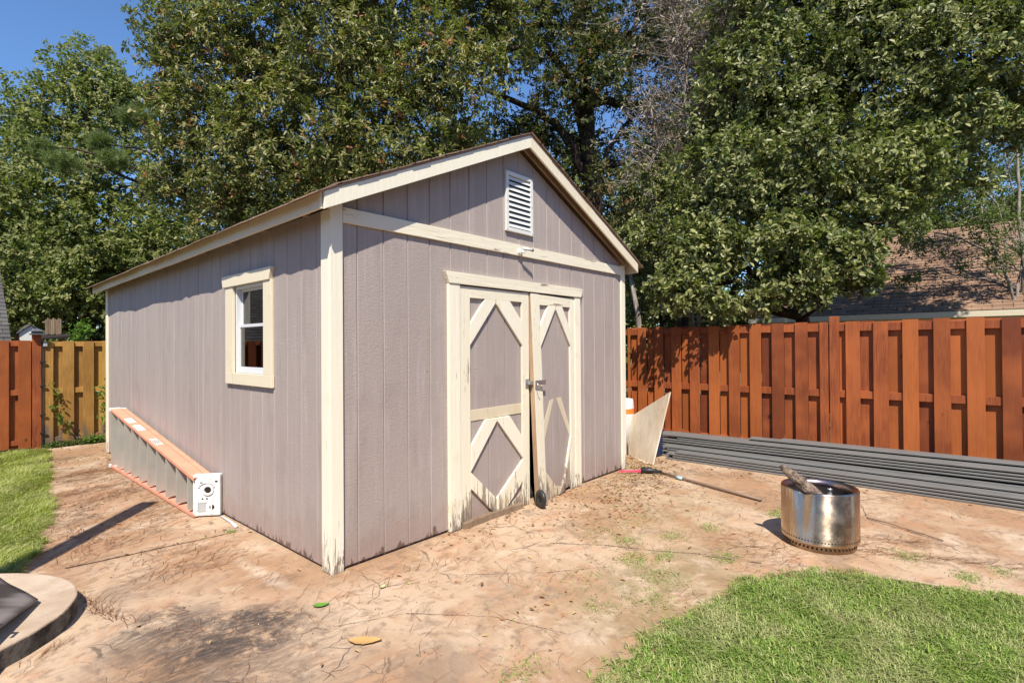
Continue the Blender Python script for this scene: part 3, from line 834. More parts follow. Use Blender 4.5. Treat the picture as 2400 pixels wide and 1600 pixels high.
capbox(v, W_*.16, W_*.20, -.006, -.0005, .05, H_*.36); capbox(v, W_*.20, W_*.50, -.006, -.0005, H_*.33, H_*.36)
for k in range(9):
    a_ = PI*(.15+.7*k/8); cc = c0+ex*(W_*.5+.066*math.cos(a_))+ez*(H_*.63+.062*math.sin(a_))-ey*.004
    v.obb(cc, ex*.009, ey*.004, ez*.004)
obj('moulded_ribs', v, M['plastic'], cap)
for u_, z_, r_, q_ in ((.56, .63, .025, 1), (.70, .215, .020, 1), (.36, .42, .007, 1), (.52, .42, .007, 1), (.36, .80, .020, .4), (.86, .83, .012, .6)):
    v = MB(); capdisc(v, W_*u_, H_*z_, r_, -.0022, sq=q_); obj('cap_hole_disc', v, M['dark'], cap)  # flat dark disc stands for the shade inside each hole
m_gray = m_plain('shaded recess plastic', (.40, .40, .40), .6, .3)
v = MB(); capbox(v, W_*.21, W_*.47, -.0035, -.0005, .04, H_*.325); obj('tray', v, m_gray, cap)
# stickers on the upper rail
zt = lambda y: ztop(y)+.0012
def stick(y0, y1, x0, x1, mat, nm='sticker', dz=0, par=None):
    v = MB(); v.add([(x0,y0,zt(y0)+dz),(x1,y0,zt(y0)+dz),(x1,y1,zt(y1)+dz),(x0,y1,zt(y1)+dz)], [(0,1,2,3)]); return obj(nm, v, mat, par or tr_)
stick(3.9, 4.12, -.165, -.095, M['sticker']); stick(3.55, 3.78, -.165, -.095, M['sticker']); 
s1 = stick(2.95, 3.18, -.160, -.100, M['sticker'])
v = MB()
for k in range(4):
    xx = -.155+k*.014; y0, y1 = 2.98, 3.15-.02*(k % 2)
    v.add([(xx,y0,zt(y0)+.001),(xx+.007,y0,zt(y0)+.001),(xx+.007,y1,zt(y1)+.001),(xx,y1,zt(y1)+.001)], [(0,1,2,3)])
obj('printed_lines', v, M['ink'], tr_)

# ------------------------------------------------------------------ fences
def fence(name, label, axis, a, b, face, out, posts, mats, top=1.655, per=.268, pw=.14, rails=((1.545,1.63),(.765,.85),(.09,.17)), cap_posts=(), phase=0, post_w=.095, zpost=1.72, group='wooden privacy fences', posthook=None, low=.01):
    """axis: direction of run ('y' or 'x'); face: coordinate of the front picket face; out: -1 if the yard lies at lower values"""
    cx = (a+b)/2
    root = thing(name, (face, cx, 0) if axis == 'y' else (cx, face, 0), label, 'fence', group)
    def bx(mb, s0, s1, d0, d1, z0, z1):
        d0, d1 = sorted((face-out*d0, face-out*d1))
        if axis == 'y': mb.box(d0, d1, s0, s1, z0, z1)
        else: mb.box(s0, s1, d0, d1, z0, z1)
    pos = sorted(posts); cuts = [a]+pos+[b]
    for i in range(len(cuts)-1):
        s0, s1 = cuts[i], cuts[i+1]
        if s1-s0 < .15: continue
        mat = mats[i % len(mats)] if len(mats) > 1 else mats[0]
        fr = MB(); bk = MB()
        k0 = math.floor((s0-phase)/per)
        s = phase+k0*per
        while s < s1:
            p0, p1 = max(s, s0+post_w/2+.012), min(s+pw, s1-post_w/2-.012)
            dz = random.uniform(-.010, .008)
            if p1-p0 > .035: bx(fr, p0, p1, 0, .018, low+random.uniform(0, .02), top+dz)
            q0, q1 = max(s+per/2-.0, s0+.02), min(s+per/2+pw, s1-.02)
            if q1-q0 > .02: bx(bk, q0, q1, .058, .075, low+.01, top+random.uniform(-.012, .004))
            s += per
        if fr.v: obj('picket_panel', fr, mat, root, bevel=.002)
        if bk.v: obj('back_pickets', bk, mat, root)
        for z0, z1 in rails:
            r_ = MB(); bx(r_, s0+.012, s1-.012, .0185, .0575, z0, z1); obj('rail', r_, mat, root, bevel=.002)
    for i, p in enumerate(pos):
        pb = MB(); hh = zpost if not hasattr(zpost, '__len__') else zpost[i]
        bx(pb, p-post_w/2, p+post_w/2, -.018, post_w-.03, -.02, hh)
        pm_ = mats[min(i+1, len(mats)-1)]
        po = obj('post', pb, pm_, root, bevel=.004)
        if posthook: posthook(i, p, po, hh)
    return root
# right fence: pickets as measured along x = 5.5
fence('picket_fence', 'red stained shadowbox fence behind the pile of grey deck boards', 'y', -7.2, 1.05, 5.5, -1, [-6.5, -4.05, -1.74], [M['fence_red']], phase=-1.995, top=1.655)
fr2 = fence('picket_fence', 'brown shadowbox fence running behind the shed from its far right corner', 'y', 1.2, 6.9, 5.5, -1, [1.25, 3.6, 5.9], [M['fence_old']], phase=1.2, zpost=1.76)
# back fence: gate side redder, the rest yellowed
def lcap(i, p, po, hh):
    if i == 2:
        v = MB(); v.box(p-.075, p+.075, 6.855, 7.005, hh, hh+.018); v.box(p-.055, p+.055, 6.875, 6.985, hh+.018, hh+.05)
        v.add([(p-.075,6.855,hh+.05),(p+.075,6.855,hh+.05),(p+.075,7.005,hh+.05),(p-.075,7.005,hh+.05),(p,6.93,hh+.095)], [(0,1,4),(1,2,4),(2,3,4),(3,0,4),(3,2,1,0)])
        obj('post_cap', v, m_cap, po)
m_cap = m_plain('dark grey plastic', (.10, .10, .11), .4, .5)
M['black_iron'] = m_plain('black iron', (.02, .02, .02), .5, .5)
fence('picket_fence', 'orange red shadowbox fence at the lawn, left of the capped post', 'x', -7.5, -.565, 6.95, -1, [-5.3, -2.9, -.565], [M['fence_red']], phase=-.985, per=.229, pw=.135, top=1.515, zpost=1.595, rails=((1.435,1.50),(.754,.83),(.06,.13)), posthook=lcap, low=.0)
gf = fence('picket_fence', 'yellowed shadowbox fence between the capped post and the shed', 'x', -.572, 5.4, 6.95, -1, [2.2, 4.6], [M['fence_gold']], phase=-.515, per=.232, pw=.128, top=1.508, zpost=1.55, rails=((1.43,1.495),(.75,.825),(.06,.13)), low=.0)
v = MB(); v.box(-.50, -.455, 6.915, 6.9485, 1.43, 1.50); o = obj('junction_box', v, m_plain('grey box', (.38,.38,.38), .5, .4), bevel=.004, loc=(-.48, 6.93, 1.46)); tag(o, 'small grey electrical box on the fence beside the capped post', 'electrical box')
v = MB(); v.tube([(-.51, 6.93, .02), (-.505, 6.93, 1.5)], .008, 6)
for zz in (.2, .45, .86, 1.2): v.box(-.535, -.47, 6.915, 6.93, zz, zz+.02)
o = obj('gate_hinge_rod', v, M['black_iron'], loc=(-.505, 6.93, 0)); tag(o, 'thin dark metal rod with hinges in the gap beside the capped post', 'gate hinge')

# ------------------------------------------------------------------ pile of deck boards
def board_mesh():
    L_, w_, t = 4.9, .138, .0195
    prof = [(-w_/2+.006,0),(w_/2-.006,0),(w_/2,.004),(w_/2,.0155),(w_/2-.004,t),(-w_/2+.004,t),(-w_/2,.0155),(-w_/2,.004)]
    b = MB(); vs = []; n_ = 6; k = len(prof)
    for i in range(n_+1):
        y = -L_*i/n_; vs += [(p[0], y, p[1]) for p in prof]
    fs = [(i*k+j, (i+1)*k+j, (i+1)*k+(j+1) % k, i*k+(j+1) % k) for i in range(n_) for j in range(k)]
    fs += [tuple(range(k)), tuple(n_*k+j for j in range(k-1, -1, -1))]
    b.add(vs, fs); return b
db0 = obj('deck_board', board_mesh(), M['deck'])
first = [True]
def deck(x, y, z, tilt=0, yaw=0, label='', grp=''):
    if first[0]: o = db0; first[0] = False
    else: o = db0.copy(); COL.objects.link(o)
    o.location = (x, y, z); o.rotation_euler = (-tilt, 0, yaw)
    tag(o, label, 'deck board', grp)
zc = -.009
for k in range(5):
    for c in range(2):
        if c == 0 and k >= 4: continue
        deck(4.50+c*.145+random.uniform(-.004,.004)+k*.003, .03-random.uniform(0, .16)-(.12 if k in (1,3) else 0)*(c==0), zc+k*.0272, tilt=.0006*k, yaw=random.uniform(-.002,.002),
             label='grey composite deck board in the low front step of the pile', grp='deck boards in the low front row of the pile')
for k in range(9):
    for c in range(2):
        deck(4.815+c*.15+random.uniform(-.004,.004)+random.uniform(-.006,.010)+k*.003, .18+random.uniform(-.10, .06)-(.25 if k == 7 else 0), zc+k*.0272+(.006 if k > 4 else 0), tilt=.0009*k*(1 if k < 5 else 1.25), yaw=random.uniform(-.0025,.0025),
             label='grey composite deck board in the tall rear stack below the red fence', grp='deck boards in the tall rear stack of the pile')
for k in range(9):
    deck(5.13+random.uniform(-.004,.004), .22+random.uniform(-.12, .08), zc+k*.0243, tilt=.0009*k, label='grey composite deck board in the tall rear stack below the red fence', grp='deck boards in the tall rear stack of the pile')
deck(4.98, -.95, .2555, tilt=.0092, yaw=.012, label='loose grey deck board laid askew on top of the pile', grp='')
deck(5.125, -1.25, .249, tilt=.0078, yaw=-.006, label='grey deck board lying along the back edge on top of the pile', grp='')

# ------------------------------------------------------------------ fire pit
PC = np.array([2.551, -2.151, 0.0]); PR = .243
n = NT('brushed steel', .36, .5)
n.b.inputs['Metallic'].default_value = 1
n.b.inputs['Anisotropic'].default_value = .85; n.b.inputs['Anisotropic Rotation'].default_value = .25
tg = n.n.new('ShaderNodeTangent'); tg.direction_type = 'RADIAL'; tg.axis = 'Z'; n.L(tg.outputs[0], n.b.inputs['Tangent'])
br1 = n.noise(9, 4, vec=n.mapping((1, 1, .4))); 
c = n.mix(n.smooth(br1, .35, .65), (.56, .42, .29), (.70, .57, .43))
c = n.mix(n.smooth(n.noise(4.5, 3, vec=n.mapping((1,1,.6), loc=(3,2,1))), .45, .68, 0, .7), c, (.40, .24, .13))
c = n.mix(n.smooth(n.noise(5, 5, .7, vec=n.mapping((1,1,.8), loc=(7,1,4))), .55, .72, 0, .6), c, (.26, .18, .12))
n.color(c)
n.setin(n.b.inputs['Roughness'], n.smooth(n.noise(14, 4), .3, .8, .24, .42))
n.bump(n.noise(200, 2, vec=n.mapping((.02, .02, 3))), .12, .001)
M['steel'] = n.m
M['soot'] = m_plain('sooty steel', (.035, .03, .028), .6, .4, metal=.5, var=.4)
n = NT('heat tinted rim', .3, .5); n.b.inputs['Metallic'].default_value = 1
n.color(n.ramp(n.noise(6, 3), [(.3, (.45, .33, .25)), (.5, (.40, .30, .30)), (.7, (.52, .40, .29))])); M['rim'] = n.m
pit = thing('fire_pit', tuple(PC), 'round stainless steel smokeless fire pit on the patio', 'fire pit')
zo = -.009
v = MB(); v.lathe([(PR,.052),(PR+.0015,.056),(PR,.06),(PR,.392),(PR-.004,.400),(PR-.012,.402)], (PC[0],PC[1],zo), 72)
body = obj('body', v, M['steel'], pit, smooth=True)
# dent in the front left of the rim
da = math.atan2(CAM[1]-PC[1], CAM[0]-PC[0]) - .42
for vv in body.data.vertices:
    a_ = math.atan2(vv.co.y, vv.co.x); d_ = (a_-da+PI) % (2*PI)-PI
    k_ = math.exp(-(d_/.20)**2)*max(0, (vv.co.z-.27)/.12)
    rr = math.hypot(vv.co.x, vv.co.y); s2 = (rr-.028*k_)/rr
    vv.co.x *= s2; vv.co.y *= s2; vv.co.z -= .022*k_
v = MB(); v.lathe([(PR-.010,.402),(PR-.024,.398),(PR-.036,.388),(PR-.042,.374),(PR-.040,.352)], (PC[0],PC[1],zo), 72)
rim = obj('rim', v, M['rim'], pit, smooth=True)
for vv in rim.data.vertices:
    a_ = math.atan2(vv.co.y, vv.co.x); d_ = (a_-da+PI) % (2*PI)-PI
    k_ = math.exp(-(d_/.20)**2); rr = math.hypot(vv.co.x, vv.co.y); s2 = (rr-.022*k_)/rr
    vv.co.x *= s2; vv.co.y *= s2; vv.co.z -= .020*k_
v = MB(); v.lathe([(PR-.040,.352),(PR-.044,.10),(.002,.095)], (PC[0],PC[1],zo), 60); obj('burn_chamber', v, M['soot'], pit, smooth=True)
v = MB(); v.lathe([(PR-.001,.052),(PR-.018,.050),(PR-.0185,.002),(PR-.030,.001)], (PC[0],PC[1],zo), 72); obj('base_ring', v, M['steel'], pit, smooth=True)
def holes(r_, z_, n_, hr, nm):  # flat dark discs on the steel, hole shade put into their colour
    v = MB()
    for i in range(n_):
        a_ = 2*PI*i/n_; c_ = np.array([PC[0]+r_*math.cos(a_), PC[1]+r_*math.sin(a_), zo+z_]); t_ = np.array([-math.sin(a_), math.cos(a_), 0])
        v.add([c_+t_*hr*math.cos(q*PI/5)+np.array([0,0,1.])*hr*math.sin(q*PI/5) for q in range(10)], [tuple(range(10))])
    obj(nm, v, M['dark'], pit)
holes(PR+.0008, .077, 76, .0048, 'vent_hole_discs'); holes(PR-.0172, .026, 52, .0075, 'vent_hole_discs')
# log in the pit
lg = MB(); p0 = PC+np.array([-.035, .20, .475]); e0 = PC+np.array([-.03, -.09, .20])
p0 = at(1829, 1090, 3.74); e0 = at(1960, 1200, 3.60)
pts = [p0+(e0-p0)*t+np.array([noise.noise(Vector((t*5, 0, 1)))*.008, 0, noise.noise(Vector((t*5, 2, 1)))*.008]) for t in np.linspace(0, 1, 14)]
lg.tube(pts, [.010, .020, .030, .036, .039, .041, .041, .042, .042, .042, .042, .042, .04, .035], 11)
n = NT('charred bark', .9, .15)
f_ = n.noise(30, 5, .7, vec=n.mapping((1,1,1)))
n.color(n.mix(n.smooth(f_, .35, .65), (.07, .048, .036), (.30, .22, .17))); n.bump(f_, .9, .02); M['char'] = n.m
o = obj('log', lg, M['char'], loc=tuple(e0)); tag(o, 'split charred log sticking up out of the steel fire pit', 'log')
for vv in o.data.vertices:
    q = Vector(vv.co)*38; vv.co += Vector((noise.noise(q), noise.noise(q+Vector((9,0,0))), noise.noise(q+Vector((0,9,0)))))*.006
bt = MB(); bc = at(1945, 1145, 3.72); bc[2] = .25
bt.lathe([(.002,-.1),(.032,-.1),(.033,.03),(.03,.055),(.016,.085),(.0125,.10),(.0125,.115),(.015,.117),(.015,.128),(.002,.128)], bc, 20)
o = obj('bottle', bt, m_plain('silver bottle', (.62,.66,.68), .25, .6, metal=.8), smooth=True, loc=tuple(bc)); tag(o, 'silver bottle standing inside the steel fire pit', 'bottle')

# ------------------------------------------------------------------ plywood, marker, tool
v = MB(); pts = [(4.529,.459,.44),(4.446,.314,.506),(4.091,-.333,.852),(3.992,-.157,0.0),(4.087,-.0,-.012),(4.341,.351,-.005)]
nrm = np.array([.81, -.56, -.22]); nrm /= np.linalg.norm(nrm)
if nrm @ CF < 0: nrm = -nrm
th = nrm*.014
vs = [np.array(p) for p in pts]+[np.array(p)+th for p in pts]; k = 6
v.add(vs, [tuple(range(k)), tuple(range(2*k-1, k-1, -1))]+[(i, k+i, k+(i+1) % k, (i+1) % k) for i in range(k)])
o = obj('plywood_sheet', v, M['ply'], loc=(4.1, 0, 0)); tag(o, 'bleached cut plywood offcut with a sharp corner leaning by the shed', 'plywood')
mk = thing('marker_bin', (4.50, .56, 0), 'white plastic tub with an orange band behind the plywood', 'tub')
v = MB(); v.lathe([(.002,.0),(.21,.0),(.185,.50)], (4.50,.56,0), 32); obj('tub_body', v, M['plastic'], mk, smooth=True)
v = MB(); v.lathe([(.1862,.50),(.183,.565)], (4.50,.56,0), 32); obj('orange_band', v, m_plain('orange plastic', (.85,.22,.03), .5, .4), mk, smooth=True)
v = MB(); v.lathe([(.184,.565),(.172,.675),(.165,.685),(.002,.685)], (4.50,.56,0), 32); obj('rim_part', v, M['plastic'], mk, smooth=True)
v = MB(); v.box(4.45, 4.6, .0, .22, .0, .30); o = obj('storage_bin', v, m_plain('navy plastic', (.02,.03,.09), .45, .5), bevel=.015, loc=(4.5, .1, 0)); tag(o, 'small navy blue bin between the plywood and the deck board pile', 'bin')
v = MB(); v.box(4.435, 4.615, -.015, .235, .30, .325); obj('lid', v, m_plain('navy lid', (.025,.035,.10), .4, .5), o, bevel=.006)
tool = thing('garden_tool', (3.6, -.4, 0), 'long handled tool with a pink and black head lying on the patio', 'garden tool')
v = MB(); v.tube([(3.668,-.424,.012),(3.57,-.70,.012),(3.43,-1.12,.012),(3.303,-1.545,.010)], [.012,.013,.013,.013], 10); hd = obj('handle', v, m_plain('brown handle', (.20,.13,.09), .5, .4), tool, smooth=True)
v = MB(); v.tube([(3.579,-.632,.0125),(3.556,-.70,.0125)], .0155, 10); obj('blue_band', v, m_plain('pale blue tape', (.35,.55,.66), .5, .4), tool, smooth=True)
v = MB(); v.tube([(3.56,-.235,.022),(3.61,-.31,.03),(3.668,-.424,.016)], [.025,.026,.015], 10); obj('tool_head', v, M['black'], tool, smooth=True)
v = MB()
for k in range(16):
    t = (k-7.5)/7.5; v.tube([(3.575+.02*t,-.25-.015*t,.02+.012*math.cos(k)), (3.49+.045*t,-.16-.05*t,.012+.018*abs(math.sin(k*2.1))), (3.45+.06*t,-.10-.06*t,.008+.018*abs(math.sin(k*1.3)))], [.007,.006,.003], 5)
obj('pink_bristles', v, m_plain('faded pink plastic', (.72,.10,.16), .5, .4), tool, smooth=True)
v = MB()
for k in range(14):
    t = k/13; v.tube([(3.60+.05*t,-.26-.07*t,.02), (3.66+.06*t+random.uniform(-.02,.02),-.19-.08*t,.03+.01*random.random()), (3.70+.06*t,-.15-.1*t,.008)], [.006,.006,.003], 5)
obj('black_bristles', v, M['black'], tool, smooth=True)

# ------------------------------------------------------------------ leaves, twigs, trees
def unit(a): return a/(np.linalg.norm(a, axis=-1, keepdims=True)+1e-9)
def leaf_arrays(Pp, D, N, L_, Wd, fold=.18, droop=.12):
    """one folded six-point leaf per row"""
    D = unit(D); N = unit(N - D*np.sum(N*D, -1, keepdims=True)); S = np.cross(D, N)
    L_ = L_[:, None]; Wd = Wd[:, None]
    up = N*Wd*fold
    v0 = Pp; v1 = Pp+D*L_*.32+S*Wd*.5+up; v2 = Pp+D*L_*.72+S*Wd*.42+up*.8-N*L_*droop*.4
    v3 = Pp+D*L_-N*L_*droop; v4 = Pp+D*L_*.72-S*Wd*.42+up*.8-N*L_*droop*.4; v5 = Pp+D*L_*.32-S*Wd*.5+up
    V = np.stack([v0, v1, v2, v3, v4, v5], 1).reshape(-1, 3)
    b = np.arange(len(Pp))[:, None]*6
    F = np.concatenate([b+np.array([0, 1, 2, 3]), b+np.array([0, 3, 4, 5])], 1).reshape(-1, 4)
    return V, F
def blades(Pp, H, Wd, lean, az, bend=.5):
    """grass blades: two quads, tapering"""
    a = np.stack([np.cos(az), np.sin(az), 0*az], 1); s = np.stack([-np.sin(az+rng.uniform(-.8,.8,len(az))), np.cos(az+rng.uniform(-.8,.8,len(az))), 0*az], 1)
    Hc = H[:, None]; Wc = Wd[:, None]; le = lean[:, None]; z = np.array([0, 0, 1.])
    m_ = Pp+a*Hc*np.sin(le)*.45+z*Hc*np.cos(le)*.55
    t_ = Pp+a*Hc*np.sin(le+bend)*1.0+z*Hc*np.maximum(np.cos(le+bend), .12)
    V = np.stack([Pp-s*Wc*.5, Pp+s*Wc*.5, m_-s*Wc*.42, m_+s*Wc*.42, t_-s*Wc*.06, t_+s*Wc*.06], 1).reshape(-1, 3)
    b = np.arange(len(Pp))[:, None]*6
    F = np.concatenate([b+np.array([0, 1, 3, 2]), b+np.array([2, 3, 5, 4])], 1).reshape(-1, 4)
    return V, F
def ribbons(P0, az, L_, w_, curl, nseg=4, z=.0, rise=.004):
    """curved thin flat strips near the ground (pine needles)"""
    n = len(P0); pts = []; a = az.copy(); p = P0.copy()
    for k in range(nseg+1):
        pts.append(p.copy()); p = p+np.stack([np.cos(a), np.sin(a), 0*a], 1)*(L_/nseg)[:, None]; a = a+curl/nseg
        p[:, 2] = P0[:, 2]+rise*np.sin(PI*(k+1)/nseg)*rng.uniform(.3, 1, n)
    V = []
    for k in range(nseg+1):
        s = np.stack([-np.sin(az+curl*k/nseg), np.cos(az+curl*k/nseg), 0*az], 1)*(w_[:, None]*.5*(1-.6*k/nseg))
        V += [pts[k]-s, pts[k]+s]
    V = np.stack(V, 1).reshape(-1, 3); m_ = 2*(nseg+1); b = np.arange(n)[:, None]*m_
    F = np.concatenate([b+np.array([2*k, 2*k+1, 2*k+3, 2*k+2]) for k in range(nseg)], 1).reshape(-1, 4)
    return V, F

G1 = [(.030,.055,.014),(.045,.080,.018),(.065,.105,.022),(.095,.135,.030),(.14,.17,.045)]
M['leaf_mag'] = m_leaf('leaf mag', [(0.060,0.075,0.017),(0.114,0.130,0.026),(0.179,0.188,0.042),(0.271,0.263,0.071),(0.387,0.348,0.133),(0.213,0.122,0.050)], .42, .30)
M['leaf_big'] = m_leaf('leaf big', [(0.070,0.084,0.026),(0.135,0.149,0.043),(0.208,0.214,0.065),(0.300,0.296,0.104),(0.410,0.395,0.183)], .40, .28)
M['leaf_dark'] = m_leaf('leaf dark', [(0.030,0.044,0.012),(0.064,0.079,0.023),(0.117,0.131,0.035),(0.203,0.198,0.061),(0.139,0.073,0.037)], .45, .25)
M['leaf_far'] = m_leaf('leaf far', [(0.123,0.144,0.039),(0.184,0.203,0.055),(0.256,0.261,0.078),(0.339,0.322,0.125)], .5, .35)
M['leaf_back'] = m_leaf('leaf back', [(0.057,0.075,0.019),(0.098,0.118,0.028),(0.143,0.160,0.039),(0.216,0.220,0.063)], .55, .3)
M['leaf_fine'] = m_leaf('fine leaves', [(.05,.085,.018),(.085,.125,.025),(.13,.175,.035),(.17,.20,.05)], .45, .35)
M['leaf_lime'] = m_leaf('lime leaves', [(.10,.19,.02),(.15,.27,.03),(.21,.34,.05)], .5, .4)
M['leaf_dry'] = m_leaf('dry leaves', [(.24,.17,.14),(.38,.30,.27),(.50,.43,.40),(.22,.12,.07),(.10,.13,.03)], .6, .2)
M['leaf_rust'] = m_leaf('rust leaves', [(.28,.10,.04),(.36,.16,.07),(.22,.08,.04)], .6, .25)
M['needle'] = m_leaf('pine foliage', [(.10,.15,.03),(.16,.22,.045),(.22,.27,.06)], .5, .2)

def lump(px, py, rp, d, sq=1.0):
    return (at(px, py, d), rp*d/FPX, sq)
def clump_points(lumps, dens, thr=.0, nscale=.9, back=.35, shell=.5):
    """twig ends spread through a union of rounded lumps, thinned by noise so gaps and clumps show"""
    out, dirs, own = [], [], []
    for li, (c, r, sq) in enumerate(lumps):
        n = int(dens*r*r*12)
        u = unit(rng.normal(size=(n, 3))); rr = rng.uniform(0, 1, n)**shell
        # uneven outline
        for k in range(n):
            q = u[k]; bump_ = 1+.32*noise.noise(Vector(q*2.1)+Vector((li*3.7, 1, 2)))+.16*noise.noise(Vector(q*5.3)+Vector((li*1.3, 5, 2)))
            p = c+q*r*rr[k]*bump_*np.array([1, 1, sq])
            if (q @ CF) > .35 and rng.random() > back: continue
            if noise.noise(Vector(p)*nscale+Vector((li*.0, 7, 3))) + .85*noise.noise(Vector(p)*nscale*2.6) < thr-.40+.10*(rr[k] < .6): continue
            if p[2] < .35: continue
            out.append(p); dirs.append(q); own.append(li)
    return np.array(out), np.array(dirs), np.array(own)
def rosettes(Pc, Dc, k, size, up=.35, spread=1.1, tw=.12, asp=.38, jit=.35, droop=.12):
    n = len(Pc); P_ = np.repeat(Pc, k, 0); D0 = np.repeat(unit(Dc+rng.normal(size=Dc.shape)*.5+np.array([0, 0, up])), k, 0)
    rv = rng.normal(size=P_.shape); rv = unit(rv-D0*np.sum(rv*D0, -1, keepdims=True))
    D = unit(D0*rng.uniform(.1, .9, (n*k, 1))+rv*spread)
    t = rng.uniform(-1, .15, (n*k, 1))
    P_ = P_+D0*t*tw+rv*.01
    N = unit(D0*.9+np.array([0, 0, .7])+rng.normal(size=P_.shape)*jit)
    L_ = size*rng.uniform(.5, 1.3, n*k)
    return leaf_arrays(P_, D, N, L_, L_*asp*rng.uniform(.85, 1.15, n*k), droop=droop)
def bez(a, b, sagv, n=7, wob=.06):
    a, b = np.array(a, float), np.array(b, float); L_ = np.linalg.norm(b-a); o = []
    sd = random.random()*50
    for i in range(n+1):
        t = i/n; p = a+(b-a)*t+np.array([0, 0, sagv])*L_*4*t*(1-t)
        q = Vector((t*2.3, sd, 0)); p = p+np.array([noise.noise(q), noise.noise(q+Vector((0, 9, 0))), noise.noise(q+Vector((0, 0, 9)))])*L_*wob*2*min(1, 4*t*(1-t)+.1)
        o.append(p)
    return o
def tree(name, label, cat, lumps, leafmat, size, dens, k=6, trunk=None, tr=.16, bark='bark', thr=.12, twigs=.12, group=None, extra=None, asp=.38, up=.35,
         spread=1.1, tw=.12, nscale=.9, back=.35, limbs=True, shell=.5, base=None, droop=.12, jit=.35, crown_name='crown', second=None):
    cs = np.array([l[0] for l in lumps])
    b0 = np.array(base if base is not None else trunk[0] if trunk is not None else [cs[:, 0].mean(), cs[:, 1].mean(), -.03], float)
    root = thing(name, tuple(b0), label, cat, group)
    Pc, Dc, own = clump_points(lumps, dens, thr, nscale, back, shell)
    V, F = rosettes(Pc, Dc, k, size, up=up, asp=asp, spread=spread, tw=tw, droop=droop, jit=jit)
    mats = leafmat; mi = None
    if second:
        mats = [leafmat, second[0]]; cl = (rng.random(len(Pc)) < second[1]).astype(int); mi = np.repeat(np.repeat(cl, k), 2)
    np_obj(crown_name, V, F, mats, root, matidx=mi)
    tb = MB()
    if trunk is None:
        c0_ = cs.mean(0); trunk = [b0, b0+(c0_-b0)*np.array([.2, .2, .5]), c0_]
    trunk = [np.array(p, float) for p in trunk]
    T = []
    for i in range(len(trunk)-1):
        T += bez(trunk[i], trunk[i+1], 0, 5, .03)[:-1]
    T.append(trunk[-1]); m_ = len(T)
    rad = [tr*(1-.72*i/(m_-1))*(1.35 if i == 0 else 1) for i in range(m_)]
    tb.tube(T, rad, 10)
    obj('trunk', tb, M[bark], root, smooth=True)
    lb = MB()
    if limbs:
        for li, (c, r, sq) in enumerate(lumps):
            i0 = min(m_-2, max(1, int(np.argmin([np.linalg.norm(t-c)*.8+abs(t[2]-(c[2]-.5*r)) for t in T]))))
            L_ = np.linalg.norm(T[i0]-c)
            r0 = min(rad[i0]*.75, .02+.028*L_)
            lp = bez(T[i0], c, .05, 8, .10)
            lb.tube(lp, [r0*(1-.7*i/8) for i in range(9)], 7)
            idx = np.where(own == li)[0]
            nt = max(3, int(len(idx)*twigs)); 
            for j in rng.choice(idx, min(nt, len(idx)), replace=False) if len(idx) else []:
                s0 = lp[random.randint(4, 8)] if random.random() < .5 else c+(Pc[j]-c)*random.uniform(.25, .6)
                if random.random() < .6: s0 = c+(Pc[j]-c)*random.uniform(.2, .5)
                pt = bez(s0, Pc[j], random.uniform(-.05, .06), 4, .12)
                lb.tube(pt, [.012*min(1.3, L_*.3+.3), .009, .007, .005, .0035], 4, cap=False)
    if extra: extra(lb)
    if lb.v: obj('branches', lb, M[bark], root, smooth=True)
    return root, Pc

DENS = 1.0
# 1 big glossy-leaved tree behind the shed (fills the middle left of the picture)
L1 = [lump(600,160,190,12.5), lump(430,90,110,12.5), lump(840,120,230,12), lump(1040,210,170,11.5), lump(660,370,190,12), lump(900,380,190,11.5), lump(480,300,130,12.5),
      lump(760,520,140,12), lump(1080,400,110,11.8), lump(560,500,120,12.5), lump(700,-120,260,12.5), lump(1000,-110,230,12.5), lump(420,430,90,12.8), lump(1150,80,120,12), lump(1130,-40,110,12), lump(1000,520,80,11.8), lump(400,225,60,12.6), lump(395,330,55,12.6)]
b1 = at(850, 900, 12.5); b1[2] = -.03
tree('broadleaf_tree', 'tall glossy leaved evergreen tree rising behind the left half of the shed roof', 'tree', L1, M['leaf_mag'], .112, 66, k=8, trunk=[b1, at(830,520,12.6), at(800,150,12.6), at(780,-150,12.6)], tr=.30, thr=.10,
     second=(M['leaf_rust'], .035), asp=.36, twigs=.07, nscale=1.1)
